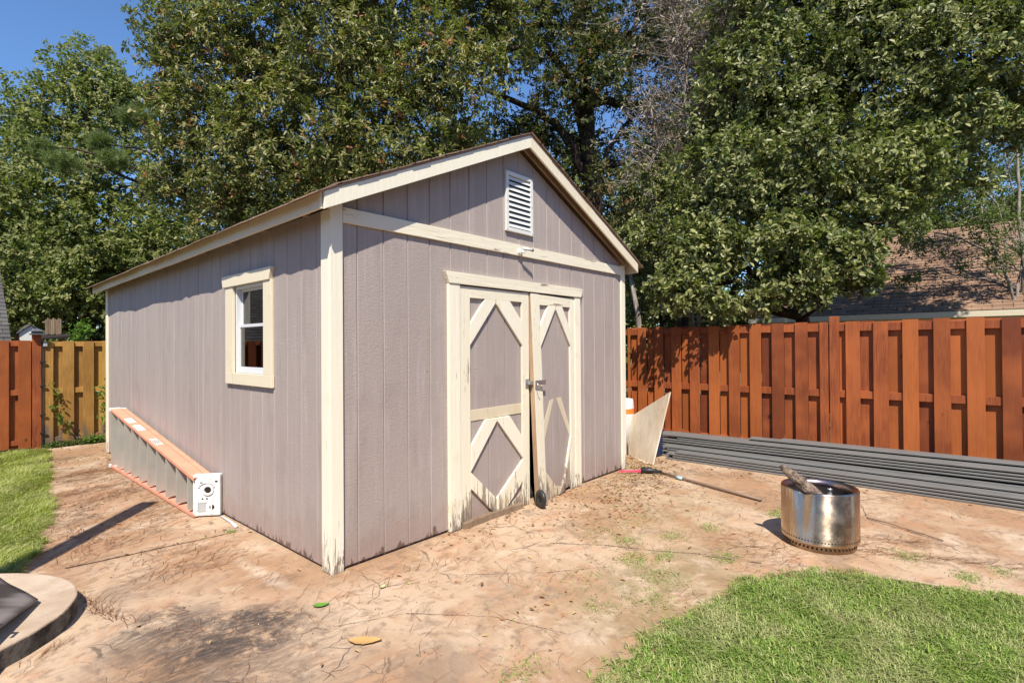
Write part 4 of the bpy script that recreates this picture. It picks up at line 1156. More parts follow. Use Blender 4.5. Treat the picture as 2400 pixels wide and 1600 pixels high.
# 2 dark oak, crown shade put into the leaf colour, with a leaning trunk, right of the ridge
L2 = [lump(1330,60,150,14), lump(1500,130,130,14.5), lump(1240,180,110,14), lump(1430,300,130,14.5), lump(1270,330,100,14), lump(1180,30,120,14), lump(1560,330,120,14.5),
      lump(1400,-120,200,14.5), lump(1600,-60,150,15), lump(1120,440,110,14.5), lump(1480,480,110,14.5), lump(1330,460,70,14.8), lump(1660,250,110,15.5), lump(1370,180,110,13.2), lump(1420,60,110,13.4), lump(1290,-60,150,14.2), lump(1520,60,120,14), lump(1210,300,80,14), lump(1620,120,110,15.5), lump(1700,50,120,15.5), lump(1430,400,70,13.3)]
b2 = at(1395, 900, 14); b2[2] = -.03
def ex2(lb):
    for pts, r_ in (([(1375,420,14),(1330,330,13.8),(1262,260,13.6),(1160,222,13.5),(1060,190,13.4)], .14), ([(1372,330,14),(1330,180,13.8),(1260,90,13.6),(1150,10,13.5)], .13), ([(1385,250,14),(1450,120,14),(1530,20,14)], .12),
                    ([(1390,480,14),(1440,330,14.2),(1530,220,14.3)], .09), ([(1245,100,13.7),(1150,135,13.6),(1060,60,13.5)], .07)):
        P_ = [at(*p) for p in pts]; Q = []
        for i in range(len(P_)-1): Q += bez(P_[i], P_[i+1], .02, 4, .06)[:-1]
        Q.append(P_[-1]); lb.tube(Q, [r_*(1-.75*i/(len(Q)-1)) for i in range(len(Q))], 8)
tree('oak_tree', 'dark trunked oak with a long curving limb standing behind the shed ridge', 'tree', L2, M['leaf_dark'], .125, 46, k=7, trunk=[b2, at(1390,480,14), at(1375,250,14), at(1360,60,14), at(1340,-150,14)], tr=.30, thr=.30, extra=ex2, twigs=.10,
     second=(M['leaf_rust'], .05), asp=.34)
# 3 large-leaved tree overhanging the right fence
L3 = [lump(1790,220,190,8.6), lump(2040,160,210,8.2), lump(1700,440,140,8.0), lump(1900,430,190,7.8), lump(2080,400,130,7.6), lump(1650,600,110,7.6), lump(1830,610,120,7.2), lump(1990,590,110,7.0),
      lump(2090,520,70,7.0), lump(2230,110,170,8.0), lump(2330,60,120,8.0), lump(1820,20,170,8.8), lump(2100,-60,210,8.4), lump(1580,690,70,7.3), lump(1690,700,60,7.0), lump(1780,705,50,6.9), lump(2200,290,120,8.0), lump(2330,230,90,8.2), lump(1600,520,70,8.2),
      lump(2400,250,110,8.6), lump(2260,400,70,8.6), lump(1500,560,60,9.2), lump(1560,430,75,9.4), lump(1640,330,60,9.2), lump(1900,670,60,6.9), lump(2040,655,45,6.8), lump(2340,-100,180,8.3)]
b3 = at(1880, 950, 8.6); b3[2] = -.03
def ex3(lb):
    for pts, r_ in (([(1875,600,8.5),(1850,420,8.2),(1800,260,8.2),(1760,120,8.3)], .05), ([(1885,560,8.4),(1960,420,8.1),(2080,280,8.0)], .05), ([(1870,760,8.3),(1950,700,7.4),(2040,640,7.1)], .03), ([(1878,740,8.3),(1820,700,7.4),(1740,660,7.1)], .03)):
        P_ = [at(*p) for p in pts]; Q = []
        for i in range(len(P_)-1): Q += bez(P_[i], P_[i+1], .02, 4, .05)[:-1]
        Q.append(P_[-1]); lb.tube(Q, [r_*(1-.7*i/(len(Q)-1)) for i in range(len(Q))], 7)
tree('evergreen_tree', 'large leaved evergreen tree overhanging the red fence', 'tree', L3, M['leaf_big'], .080, 155, k=8, trunk=[b3, at(1880,740,8.5), at(1870,560,8.4), at(1850,300,8.5), at(1880,0,8.6)], tr=.12, thr=.17, extra=ex3, asp=.48, twigs=.09, tw=.10,
     nscale=1.5, second=(M['leaf_fine'], .06), up=.2)
# 4 far tall tree at the left edge
L4 = [lump(210,190,100,23), lump(130,280,120,23), lump(290,280,120,23), lump(60,420,140,22.5), lump(210,430,160,22), lump(340,430,110,22), lump(100,580,150,21.5), lump(260,600,150,21), lump(390,590,110,20.5),
      lump(20,300,60,24), lump(200,700,120,20.5), lump(60,690,110,21), lump(350,700,100,20), lump(-80,500,140,23), lump(205,130,50,23), lump(310,200,60,23)]
b4 = at(200, 900, 22); b4[2] = -.03
tree('sweetgum_tree', 'tall pale green tree at the far left against the blue sky', 'tree', L4, M['leaf_far'], .15, 22, k=8, trunk=[b4, at(200,620,22), at(210,350,22.5), at(210,180,23)], tr=.35, thr=.10, asp=.55, twigs=.04, tw=.22, nscale=.6)
# 5 pine boughs between them
def pine(name, label, spots, base, d_):
    root = thing(name, tuple(base), label, 'tree')
    Ps, Ds = [], []; lb = MB()
    for (px, py, dd, rp) in spots:
        c = at(px, py, dd); r_ = rp*dd/FPX
        for q in range(34):
            p = c+unit(rng.normal(size=3))*r_*rng.random()**.5*np.array([1, 1, .55]); n_ = 90
            ax = unit(np.array([rng.normal()*.5, rng.normal()*.5, 1.1]))
            dv = unit(ax*.9+rng.normal(size=(n_, 3))*.65)
            Ps.append(np.repeat(p[None], n_, 0)-ax*rng.uniform(0, .22, (n_, 1))); Ds.append(dv)
        lb.tube(bez(base+np.array([0, 0, c[2]*.75]), c, .06, 8, .05), [.07-.006*i for i in range(9)], 6)
    Ps = np.concatenate(Ps); Ds = np.concatenate(Ds); N = rng.normal(size=Ps.shape)
    V, F = leaf_arrays(Ps, Ds, N, rng.uniform(.17, .28, len(Ps)), np.full(len(Ps), .007), droop=.05)
    np_obj('crown', V, F, M['needle'], root)
    lb.tube([base, base+np.array([0, 0, 6.]), base+np.array([.1, 0, 12.5])], [.22, .17, .05], 8); obj('trunk', lb, M['bark'], root, smooth=True)
bp = at(560, 900, 17.5); bp[2] = -.03
pine('pine_tree', 'slender pine with yellow green needle tufts left of the shed roof', [(270,375,16,34),(150,375,16,38),(310,270,16.3,34),(100,345,16,22),(395,80,16.5,28),(385,135,16.5,22),(240,330,16.2,26)], bp, 16)
# 6 wood of darker trees far behind everything
tl = [('treeline_tree', [lump(560,640,120,27), lump(470,560,110,27), lump(640,560,110,27), lump(560,470,90,27)], 'dark far tree showing behind the left end of the shed roof'),
      ('treeline_tree', [lump(800,620,130,29), lump(760,480,130,29), lump(880,500,120,29), lump(830,380,90,29)], 'dark far tree behind the shed gable, left of the ridge'),
      ('treeline_tree', [lump(1070,540,140,26), lump(1010,400,120,26), lump(1140,420,110,26), lump(1090,300,80,26)], 'far tree behind the shed below the oak limb'),
      ('treeline_tree', [lump(1330,560,130,24), lump(1260,470,100,24), lump(1400,470,110,24), lump(1340,380,70,24)], 'far tree directly behind the shed ridge'),
      ('treeline_tree', [lump(1560,640,150,22), lump(1500,500,130,22), lump(1640,520,130,22), lump(1560,380,110,22), lump(1640,300,90,22)], 'far tree behind the tangle of bare twigs'),
      ('treeline_tree', [lump(1850,560,160,25), lump(1780,400,150,25), lump(1930,400,150,25), lump(1850,250,120,25), lump(1800,680,120,25)], 'far tree hidden behind the large leaved evergreen'),
      ('treeline_tree', [lump(2130,600,140,28), lump(2100,450,110,28), lump(2200,520,90,28), lump(2180,340,80,28)], 'thin far tree rising behind the brown neighbouring roof'),
      ('treeline_tree', [lump(20,640,120,30), lump(130,690,110,30), lump(-60,560,110,30), lump(60,540,90,30)], 'far tree behind the grey neighbouring roof at the left'),
      ('treeline_tree', [lump(330,680,110,28), lump(420,640,100,28), lump(260,620,90,28)], 'low far tree just above the left corner of the shed')]
for nm, ll, lab in tl:
    b_ = at(800, 800, 1); c_ = np.mean([l[0] for l in ll], 0); b_ = np.array([c_[0], c_[1], -.03])
    tree(nm, lab, 'tree', ll, M['leaf_back'], .25, 11, k=7, base=b_, tr=.25, thr=.08, asp=.5, twigs=.03, tw=.3, nscale=.5, group='trees of the wood behind the garden')
aa = rng.uniform(R(-8), R(112), 15000); dd = rng.uniform(31, 37, 15000)
tt = rng.random(15000); hh_ = tt**.8*(6.2+1.6*np.sin(aa*9)+1.1*np.sin(aa*23+1))
Pw = np.stack([CAM[0]+dd*np.sin(aa), CAM[1]+dd*np.cos(aa), hh_], 1)
V, F = rosettes(Pw, -np.stack([np.sin(aa), np.cos(aa), 0*aa-.6], 1), 6, .42, asp=.5, tw=.3)
tag(np_obj('far_wood', V, F, M['leaf_back']), kind='stuff', label='low band of far green wood beyond the gardens', cat='wood')
# 7 thin fine-leaved tree by the neighbouring roof
L7 = [lump(2200,400,80,11.5), lump(2300,430,90,11), lump(2370,350,80,11), lump(2250,500,70,10.5), lump(2380,480,60,10.5), lump(2180,560,60,10.8), lump(2340,600,60,10.3), lump(2390,640,50,10.2), lump(2150,470,60,11), lump(2240,330,60,11), lump(2360,240,80,11.3), lump(2130,560,60,10.6), lump(2230,610,55,10.2), lump(2310,530,70,10.4), lump(2120,650,45,10.2), lump(2390,560,60,9.9)]
def ex7(lb):
    for pts, r_ in (([(2393,800,10.2),(2400,720,10.2),(2398,600,10.2),(2388,480,10.3),(2385,330,10.4)], .05), ([(2393,800,10.2),(2386,738,10.15),(2370,670,10.1),(2336,600,10.2),(2256,560,10.4),(2190,545,10.6)], .032), ([(2340,610,10.2),(2322,560,10.4),(2300,480,10.6),(2230,400,10.8)], .026)):
        P_ = [at(*p) for p in pts]; Q = []
        for i in range(len(P_)-1): Q += bez(P_[i], P_[i+1], .01, 4, .04)[:-1]
        Q.append(P_[-1]); lb.tube(Q, [r_*(1-.55*i/(len(Q)-1)) for i in range(len(Q))], 7)
b7 = at(2392, 900, 10.2); b7[2] = -.03
tree('young_tree', 'thin young tree with small yellow green leaves in front of the brown roof', 'tree', L7, M['leaf_fine'], .058, 62, k=7, trunk=[b7, at(2388,740,10.1), at(2392,560,10.3)], tr=.05, thr=.26, extra=ex7, bark='bark_pale', twigs=.12, asp=.4, nscale=1.4)
L7b = [lump(2200,430,90,21), lump(2310,450,90,21), lump(2390,400,90,21), lump(2250,330,90,21), lump(2360,300,90,21), lump(2150,520,70,21), lump(2420,520,70,21), lump(2200,230,90,21), lump(2120,380,80,21)]
b7b = at(2290, 900, 21); b7b[2] = -.03
tree('light_tree', 'airy yellow green tree behind the brown neighbouring roof, sky showing through', 'tree', L7b, M['leaf_fine'], .13, 17, k=7, trunk=[b7b, at(2290,560,21), at(2285,380,21)], tr=.14, thr=.20, bark='bark', twigs=.08, asp=.4, nscale=1.0, tw=.16)
# 8 shrubs behind the fence and the shed
L8 = [lump(1510,700,60,10.5), lump(1570,740,60,10.3), lump(1660,750,60,10), lump(1500,610,60,10.8), lump(1540,540,70,11)]
b8 = at(1550, 900, 10.4); b8[2] = -.03
tree('shrub', 'dark evergreen shrub filling the corner beside the shed eave', 'shrub', L8, M['leaf_dark'], .085, 50, k=7, trunk=[b8, at(1550,760,10.4), at(1540,600,10.8)], tr=.06, thr=.05, asp=.42, second=(M['leaf_big'], .35))
L9 = [lump(205,772,30,9.6), lump(232,755,26,9.5), lump(180,795,20,9.6)]
b9 = at(215, 900, 9.6); b9[2] = -.03
tree('shrub', 'lime green shrub peeping over the yellowed fence by the shed corner', 'shrub', L9, M['leaf_lime'], .07, 120, k=7, trunk=[b9, at(215,830,9.6), at(215,780,9.6)], tr=.02, thr=.0, asp=.3)
# leaning pale trunk at the fence corner
tb = MB(); P_ = [at(1503,830,9.2), at(1497,745,9.2), at(1484,680,9.3), at(1470,600,9.5)]; P_[0][2] = -.03
tb.tube(P_, [.05,.045,.04,.03], 8); o = obj('tree_trunk', tb, M['bark_pale'], smooth=True, loc=tuple(P_[0])); tag(o, 'leaning pale bare trunk behind the fence corner by the shed', 'tree trunk')
tb = MB(); P_ = [at(1600,840,9.5), at(1600,740,9.5), at(1592,640,9.5), at(1598,540,9.4), at(1612,430,9.3)]; P_[0][2] = -.03
tb.tube(P_, [.11,.10,.095,.085,.07], 10); o = obj('tree_trunk', tb, M['bark'], smooth=True, loc=tuple(P_[0])); tag(o, 'upright brown trunk half hidden in leaves behind the red fence near the shed', 'tree trunk')
# 9 tangle of dead twigs and dried leaves hanging in front of the oak
tr9 = thing('dead_vine', tuple(np.array([*at(1600, 900, 9.8)[:2], -.03])), 'tangle of bare grey twigs with dried curled leaves between oak and evergreen', 'dead tree')
tb = MB(); lp9, ld9 = [], []
stems = [[(1640,600,9.7),(1700,420,9.5),(1735,260,9.3),(1750,60,9.2)], [(1645,900,9.8),(1635,640,9.8),(1645,420,9.7),(1665,200,9.6),(1685,-60,9.6)], [(1645,900,9.8),(1605,600,9.6),(1555,420,9.5),(1525,250,9.4)], [(1645,500,9.7),(1695,300,9.5),(1745,120,9.3),(1765,0,9.3)], [(1645,420,9.7),(1605,250,9.5),(1585,60,9.4),(1545,-80,9.4)]]
SP = []
for s_ in stems:
    P_ = [at(*p) for p in s_]; Q = []
    for i in range(len(P_)-1): Q += bez(P_[i], P_[i+1], .01, 6, .05)[:-1]
    Q.append(P_[-1]); tb.tube(Q, [.045*(1-.75*i/(len(Q)-1)) for i in range(len(Q))], 7); SP += Q[6:]
for k in range(980):
    s0 = SP[random.randrange(len(SP))]
    if s0[2] < 2.2: continue
    top_ = (s0[2]-2)/6
    d_ = unit(np.array([rng.normal(), rng.normal(), rng.normal()*.8+.25])); L_ = rng.uniform(.35, 1.25)*(.55+.6*min(1, top_))
    e_ = s0+d_*L_; 
    P_ = bez(s0, e_, rng.uniform(-.15, .15), 5, .16); tb.tube(P_, [.013,.011,.009,.0065,.0045,.0025], 4, cap=False)
    for j in range(2):
        s1 = P_[random.randint(2, 4)]; e1 = s1+unit(d_+rng.normal(size=3)*.9)*L_*.45; tb.tube(bez(s1, e1, rng.uniform(-.1,.1), 3, .14), [.0045,.004,.003,.002], 3, cap=False)
        if rng.random() < .75: lp9.append(e1); ld9.append(np.array([0, 0, -1.])+rng.normal(size=3)*.6)
    if rng.random() < .7: lp9.append(e_); ld9.append(np.array([0, 0, -1.])+rng.normal(size=3)*.7)
obj('twigs', tb, M['twig'], tr9, smooth=True)
V, F = rosettes(np.array(lp9), np.array(ld9), 3, .075, up=-.4, spread=.6, asp=.4, tw=.08, jit=1, droop=.3)
np_obj('dried_leaves', V, F, M['leaf_dry'], tr9)
# 10 creeper and weeds at the back fence
def sprig(name, label, cat, pts, k, size, mat, r_=.10, n_=60):
    P_ = []
    for (c, rr, nn) in pts:
        P_.append(np.array(c)+rng.normal(size=(nn, 3))*np.array(rr))
    P_ = np.concatenate(P_); P_[:, 2] = np.maximum(P_[:, 2], .01)
    V, F = rosettes(P_, rng.normal(size=P_.shape)+np.array([0, -.6, .5]), k, size, asp=.42, tw=.02)
    o = np_obj(name, V-np.array(pts[0][0])*0, F, mat); tag(o, label, cat); return o
sprig('creeper', 'thin leafy creeper climbing the yellowed fence beside the capped post', 'creeper', [((-.36, 6.90, .55), (.03, .02, .14), 13), ((-.30, 6.88, .35), (.04, .03, .10), 16), ((-.38, 6.9, .78), (.02, .02, .05), 4)], 4, .045, M['leaf_lime'])
sprig('weed', 'bright green weed at the foot of the yellowed fence', 'weed', [((.03, 6.83, .05), (.06, .03, .03), 34)], 5, .045, M['leaf_lime'])
sprig('creeper', 'small pale leaved creeper between the fence and the shed corner', 'creeper', [((.18, 6.85, .75), (.03, .02, .08), 14), ((.16, 6.85, .45), (.03, .02, .10), 12)], 4, .06, M['leaf_lime'])
# weeds along the fence foot
P_ = np.stack([rng.uniform(-.5, .22, 420), 6.88-np.abs(rng.normal(size=420))*.03, rng.uniform(.0, .05, 420)], 1)
V, F = rosettes(P_, rng.normal(size=P_.shape)+np.array([0, -.5, .5]), 4, .035, asp=.35, tw=.01)
tag(np_obj('weeds', V, F, M['leaf_fine']), kind='stuff', label='low green weeds along the foot of the back fence', cat='weeds')

# ------------------------------------------------------------------ grass
def m_grass(name, cols):
    n = NT(name, .55, .3)
    oi = n.island(); k = len(cols); c = n.ramp(oi, [(i/(k-1), q) for i, q in enumerate(cols)])
    bn = n.noise(3.2, 4); c = n.mix(n.smooth(bn, .42, .66, 0, .55), c, cols[-1]); n.color(c)
    tr = n.n.new('ShaderNodeBsdfTranslucent'); n.L(n.mix(1, c, (1, 1.2, .5), 'MULTIPLY'), tr.inputs[0])
    mx = n.n.new('ShaderNodeMixShader'); mx.inputs[0].default_value = .3
    n.L(n.b.outputs[0], mx.inputs[1]); n.L(tr.outputs[0], mx.inputs[2]); n.L(mx.outputs[0], n.out.inputs[0]); return n.m
M['grass_r'] = m_grass('mown grass', [(.085,.15,.022),(.16,.26,.04),(.24,.35,.06),(.33,.41,.10),(.46,.42,.22)])
M['grass_l'] = m_grass('long grass', [(.16,.21,.028),(.27,.33,.045),(.37,.42,.07),(.38,.41,.12),(.44,.42,.2)])
def inpoly(x, y, poly):
    c = np.zeros(len(x), bool); j = len(poly)-1
    for i in range(len(poly)):
        xi, yi = poly[i]; xj, yj = poly[j]
        t = ((yi > y) != (yj > y)) & (x < (xj-xi)*(y-yi)/(yj-yi+1e-12)+xi); c ^= t; j = i
    return c
def nfield(x, y, s, o=0):
    # cheap smooth noise on arrays
    r_ = np.random.default_rng(int(o*10)+3); v = 0
    for k in range(5):
        a = r_.uniform(0, 2*PI); f = s*(1.0+.55*k); v = v+np.sin(f*(x*math.cos(a)+y*math.sin(a))+r_.uniform(0, 6)+1.3*np.sin(f*.6*(x*math.sin(a)-y*math.cos(a))))/(1+.35*k)
    return v/2.2
PR_ = [(-.6,-4.5),(-.25,-2.5),(.1,-1.85),(.6,-1.78),(1.12,-1.86),(1.62,-1.98),(1.92,-2.10),(2.09,-2.40),(2.23,-2.70),(2.32,-3.2),(2.5,-4.5)]
n_ = 130000
x = rng.uniform(-.5, 2.6, n_); y = rng.uniform(-3.9, -1.6, n_)
jx, jy = .06*nfield(x, y, 6, 1)+.045*nfield(x, y, 24, 2)+rng.normal(size=n_)*.02, .06*nfield(x, y, 6, 3)+.045*nfield(x, y, 27, 4)+rng.normal(size=n_)*.02
ok = inpoly(x+jx, y+jy, PR_) & (nfield(x, y, 16, 5)*.6+nfield(x, y, 45, 6)*.5 > -.75+rng.uniform(-.35, .35, n_))
x, y = x[ok], y[ok]; n_ = len(x)
cl = nfield(x, y, 9, 7); az = rng.uniform(0, 2*PI, n_)*.7+cl*1.6
V, F = blades(np.stack([x, y, np.full(n_, -.012)], 1), rng.uniform(.018, .060, n_)*(1+.45*cl), rng.uniform(.0030, .0055, n_), rng.uniform(.35, 1.35, n_), az, .55)
tag(np_obj('grass', V, F, M['grass_r']), kind='stuff', label='short mown grass in the front right corner', cat='grass')
PL_ = [(-.50,6.75),(-.67,5.2),(-.84,4.1),(-.99,2.95),(-1.11,2.3),(-1.27,1.56),(-1.34,1.38),(-2.8,1.38),(-2.8,6.75)]
n_ = 170000
x = rng.uniform(-2.6, -.4, n_); y = 1.35+5.5*rng.random(n_)**1.25
ok = inpoly(x+.04*nfield(x, y, 5, 1)-.035+.03*nfield(x, y, 19, 2), y+.03*nfield(x, y, 5, 3), PL_); x, y = x[ok], y[ok]; n_ = len(x)
cl = nfield(x, y, 4, 8); az = -.6+cl*1.2+rng.normal(size=n_)*.9
V, F = blades(np.stack([x, y, np.full(n_, -.014)], 1), rng.uniform(.035, .095, n_)*(1+.25*cl), rng.uniform(.003, .0055, n_), rng.uniform(.05, .75, n_), az, .6)
tag(np_obj('grass', V, F, M['grass_l']), kind='stuff', label='longer yellow green grass between the slab and the back fence', cat='grass')
# tufts of weeds on the slab
tx, ty, th_ = [], [], []
spots = [(1.70,-1.10,.10,170),(1.45,-1.30,.12,200),(1.62,-1.42,.08,120),(1.30,-1.55,.14,170),(1.0,-1.62,.16,150),(2.0,-1.30,.10,110),(2.35,-1.45,.08,120),(3.05,-1.75,.10,200),(3.25,-1.95,.05,60),(2.65,-2.65,.10,160),
         (2.50,-2.95,.08,170),(2.72,-3.1,.08,60),(-.10,1.30,.03,60),(.75,-1.45,.10,60),(1.75,-.85,.18,100),(2.15,-.95,.18,90),(.5,-1.2,.3,60),(.05,-1.5,.1,80),(1.0,-1.2,.25,90),(1.85,-1.75,.08,140),(2.9,-1.1,.4,60)]
for cx, cy, r_, n_ in spots:
    n_ = int(n_*2.0)
    tx.append(cx+rng.normal(size=n_)*r_*.7); ty.append(cy+rng.normal(size=n_)*r_*.5)
x = np.concatenate(tx); y = np.concatenate(ty); n_ = len(x)
V, F = blades(np.stack([x, y, np.full(n_, -.011)], 1), rng.uniform(.010, .034, n_), rng.uniform(.0025, .0045, n_), rng.uniform(.5, 1.4, n_), rng.uniform(0, 6.28, n_), .4)
tag(np_obj('weeds', V, F, M['grass_r']), kind='stuff', label='scattered grass tufts growing through the concrete', cat='weeds')
# pine needles
def needles(n, cx, cy, sx, sy, rot, azm, azs, L0=.06, L1=.16, zz=-.0085):
    u, v_ = rng.normal(size=n)*sx, rng.normal(size=n)*sy; c, s = math.cos(rot), math.sin(rot)
    x = cx+u*c-v_*s; y = cy+u*s+v_*c
    inside = ~((x > -.02) & (x < WX+.02) & (y > -.02) & (y < LY)) & ~((x < -1.08) & (y < 1.36) & (y > .3)) & ~((x-PC[0])**2+(y-PC[1])**2 < .06)
    x, y = x[inside], y[inside]; n = len(x)
    return np.stack([x, y, zz+rng.uniform(0, .003, n)], 1), azm+rng.normal(size=n)*azs, rng.uniform(L0, L1, n)
NS = [needles(240, -.45, 4.6, .45, .06, .12, .1, .5), needles(200, -.5, 4.25, .4, .05, .2, .2, .5), needles(180, -.6, 3.6, .3, .05, .3, .4, .6), needles(150, -.35, 3.3, .25, .10, .6, .8, .6), needles(120, -.75, 3.0, .12, .2, 0, .8, .6),
      needles(110, -.30, 2.3, .15, .12, .5, .4, .8), needles(150, -.85, 2.2, .12, .4, 0, 1.1, .6), needles(110, -.95, 1.75, .1, .3, 0, .9, .6), needles(90, -.6, 1.15, .2, .12, .6, .6, .7), needles(150, -1.06, .62, .025, .20, .25, 1.4, .4), needles(130, -1.22, .36, .14, .02, .9, .8, .3),
      needles(60, .1, 1.2-.15, .05, .15, 0, 1, .9), needles(40, 0, 0, 1.5, 1.2, 0, .6, 1.6), needles(50, 1.2, -1.0, 1.2, .7, 0, .2, 1.6), needles(120, .3, -.35, .6, .15, 0, .2, .9), needles(30, -.65, -.9, .35, .5, .5, .9, .5), needles(50, -.1, -1.1, .5, .4, .5, .9, .9),
      needles(200, 2.1, -1.9, .16, .25, -.4, 2.4, .7), needles(170, 2.62, -2.35, .25, .1, -.9, 2.2, .5), needles(230, 2.75, -2.85, .5, .04, -1.15, -1.15, .35), needles(110, 2.9, -2.5, .3, .04, -1.1, -1.1, .35), needles(120, 2.2, -.5, .5, .25, .2, .2, 1.2), needles(260, 2.9, -.5, .6, .3, .2, .1, 1.4),
      needles(200, 4.1, -.9, .12, 1.2, 0, 1.4, .5), needles(160, 4.0, .1, .4, .3, 0, 1., 1.2), needles(200, -.5, 5.9, .35, .5, 0, .2, .5), needles(200, -.05, 4.9, .06, .3, 0, 1.4, .5), needles(60, .2, 6.6, .3, .1, 0, .1, .4), needles(160, 3.2, -1.8, .6, .8, 0, .4, 1.2)]
for k in range(22):
    NS.append(needles(rng.integers(5, 15), rng.uniform(-1.0, 3.9), rng.uniform(-1.8, .4) if k % 3 else rng.uniform(.2, 5.5)*1.0, .06, .05, 0, rng.uniform(0, 6.28), .45, .07, .17))
for q_ in ((-.35,4.75,.4,.10),(-.55,4.45,.3,.08),(-.3,4.0,.2,.08),(-.65,3.7,.25,.06),(-.45,3.25,.3,.10),(-.8,2.7,.15,.25),(-.25,2.55,.15,.10),(-.55,2.0,.25,.12),(-.15,2.9,.08,.3),(-.75,1.7,.2,.1),(-.35,.85,.15,.15),(-.7,.8,.15,.1)):
    NS.append(needles(110, q_[0], q_[1], q_[2], q_[3], .15, .35, .45, .06, .16))
P0 = np.concatenate([q[0] for q in NS]); az = np.concatenate([q[1] for q in NS]); L_ = np.concatenate([q[2] for q in NS])
V, F = ribbons(P0, az, L_, rng.uniform(.0014, .0024, len(P0))*(1+.26*np.clip(np.linalg.norm(P0-CAM, axis=1)-3, 0, 5)), rng.normal(size=len(P0))*.45, rise=.008)
n = NT('pine needles', .7, .25); n.color(n.ramp(n.island(), [(0, (.11,.05,.028)), (.45, (.22,.095,.045)), (.8, (.34,.18,.085)), (1, (.06,.035,.025))])); M['pneedle'] = n.m
tag(np_obj('pine_needles', V, F, M['pneedle']), kind='stuff', label='fallen brown pine needles scattered over the patio', cat='pine needles')
# small fallen leaves and crumbs
def litter(n, cx, cy, sx, sy):
    x = cx+rng.normal(size=n)*sx; y = cy+rng.normal(size=n)*sy
    k_ = ~((x > 0) & (x < WX) & (y > -.01) & (y < LY)); return np.stack([x[k_], y[k_], rng.uniform(-.009, .004, k_.sum())], 1)
P_ = np.concatenate([litter(330, 3.9, -.05, .22, .20), litter(260, 4.35, .35, .25, .2), litter(110, 2.95, -.55, .35, .16), litter(70, 2.3, -.75, .25, .12), litter(120, 3.4, -.3, .3, .1), litter(160, 3.2, -.25, .5, .2), litter(150, 2.4, -.45, .5, .25), litter(130, 1.2, -1., 1.2, .7), litter(150, -.5, 2.8, .3, 1.6), litter(90, -.1, 5.4, .25, .6), litter(70, 1.6, -.12, .5, .06), litter(80, 4.3, -1.2, .1, 1.)])
D_ = rng.normal(size=P_.shape)*np.array([1, 1, .12]); N = np.array([0, 0, 1.])+rng.normal(size=P_.shape)*.35
L_ = rng.uniform(.012, .042, len(P_))
V, F = leaf_arrays(P_, D_, N, L_, L_*rng.uniform(.3, .55, len(P_)), fold=.3)
n = NT('litter leaves', .7, .2); n.color(n.ramp(n.island(), [(0, (.16,.08,.04)), (.4, (.33,.17,.08)), (.75, (.46,.30,.14)), (1, (.30,.28,.10))])); M['litter'] = n.m
tag(np_obj('leaf_litter', V, F, M['litter']), kind='stuff', label='small brown fallen leaves gathered by the shed and plywood', cat='leaf litter')
P_ = np.concatenate([litter(500, .6, -.8, 1.3, .8), litter(400, 2.4, -1.1, .9, .8), litter(200, -.5, 1.5, .4, 1.2)]); P_[:, 2] = -.009
L_ = rng.uniform(.003, .009, len(P_)); V, F = leaf_arrays(P_, rng.normal(size=P_.shape)*np.array([1,1,.2]), np.array([0,0,1.])+rng.normal(size=P_.shape)*.5, L_, L_*.7, fold=.5)
n = NT('crumbs', .9, .1); n.color(n.ramp(n.island(), [(0, (.05,.035,.025)), (.6, (.2,.12,.07)), (1, (.6,.5,.4))])); M['crumb'] = n.m
tag(np_obj('debris', V, F, M['crumb']), kind='stuff', label='tiny crumbs of soil and bark on the patio', cat='debris')
# single fallen leaves
def big_leaf(name, label, c, L_, w_, az, mat, curl=.02):
    n_ = 12; vs, fs = [], []; ca, sa = math.cos(az), math.sin(az)
    for i in range(n_+1):
        t = i/n_; ww = w_*math.sin(PI*min(1, t*1.02))**.7*(1-.25*t)+.0005
        for s_ in (-1, -.5, 0, .5, 1):
            u = (t-.5)*L_; v_ = s_*ww/2*(1+.08*math.sin(i*2.3)); z_ = .004+curl*abs(s_)**1.5*.5+curl*(2*t-1)**2*.4
            vs.append((c[0]+u*ca-v_*sa, c[1]+u*sa+v_*ca, -.009+z_))
    for i in range(n_):
        for j in range(4): fs.append((i*5+j, (i+1)*5+j, (i+1)*5+j+1, i*5+j+1))
    b = MB(); b.add(vs, fs); o = obj(name, b, mat, smooth=True, loc=(c[0], c[1], -.009)); tag(o, label, 'leaf', 'single leaves fallen on the patio'); return o
big_leaf('fallen_leaf', 'large tan orange dry leaf lying on the patio front', (-.275, -.79), .16, .075, R(-47), m_plain('tan leaf', (.47,.27,.10), .6, .3, var=.15), .014)
big_leaf('fallen_leaf', 'fresh green leaf lying beside the dark soot stain', (-.235, -.305), .085, .05, R(-30), m_plain('green leaf', (.10,.24,.03), .45, .4), .012)
big_leaf('fallen_leaf', 'small pale green leaf on the patio below the shed corner', (.115, -.395+.02), .045, .03, R(20), m_plain('pale leaf', (.45,.48,.22), .6, .3), .01)
b = MB(); b.tube(bez((3.37,-2.33,.0), (3.13,-2.81,.0), .01, 8, .03), .005, 5); b.tube(bez((3.22,-2.6,.0), (3.17,-2.70,.01), .05, 4, .1), .003, 4)
o = obj('stick', b, M['rotwood'], loc=(3.25,-2.57,0)); tag(o, 'thin dark twig lying on the patio right of the fire pit', 'stick')
b = MB(); b.tube(bez((1.78,-1.63,-.004), (1.90,-1.95,-.002), .012, 8, .05), .004, 5)
o = obj('stick', b, M['rotwood'], loc=(1.84,-1.8,0)); tag(o, 'crooked dark twig on the patio between lawn and fire pit', 'stick')
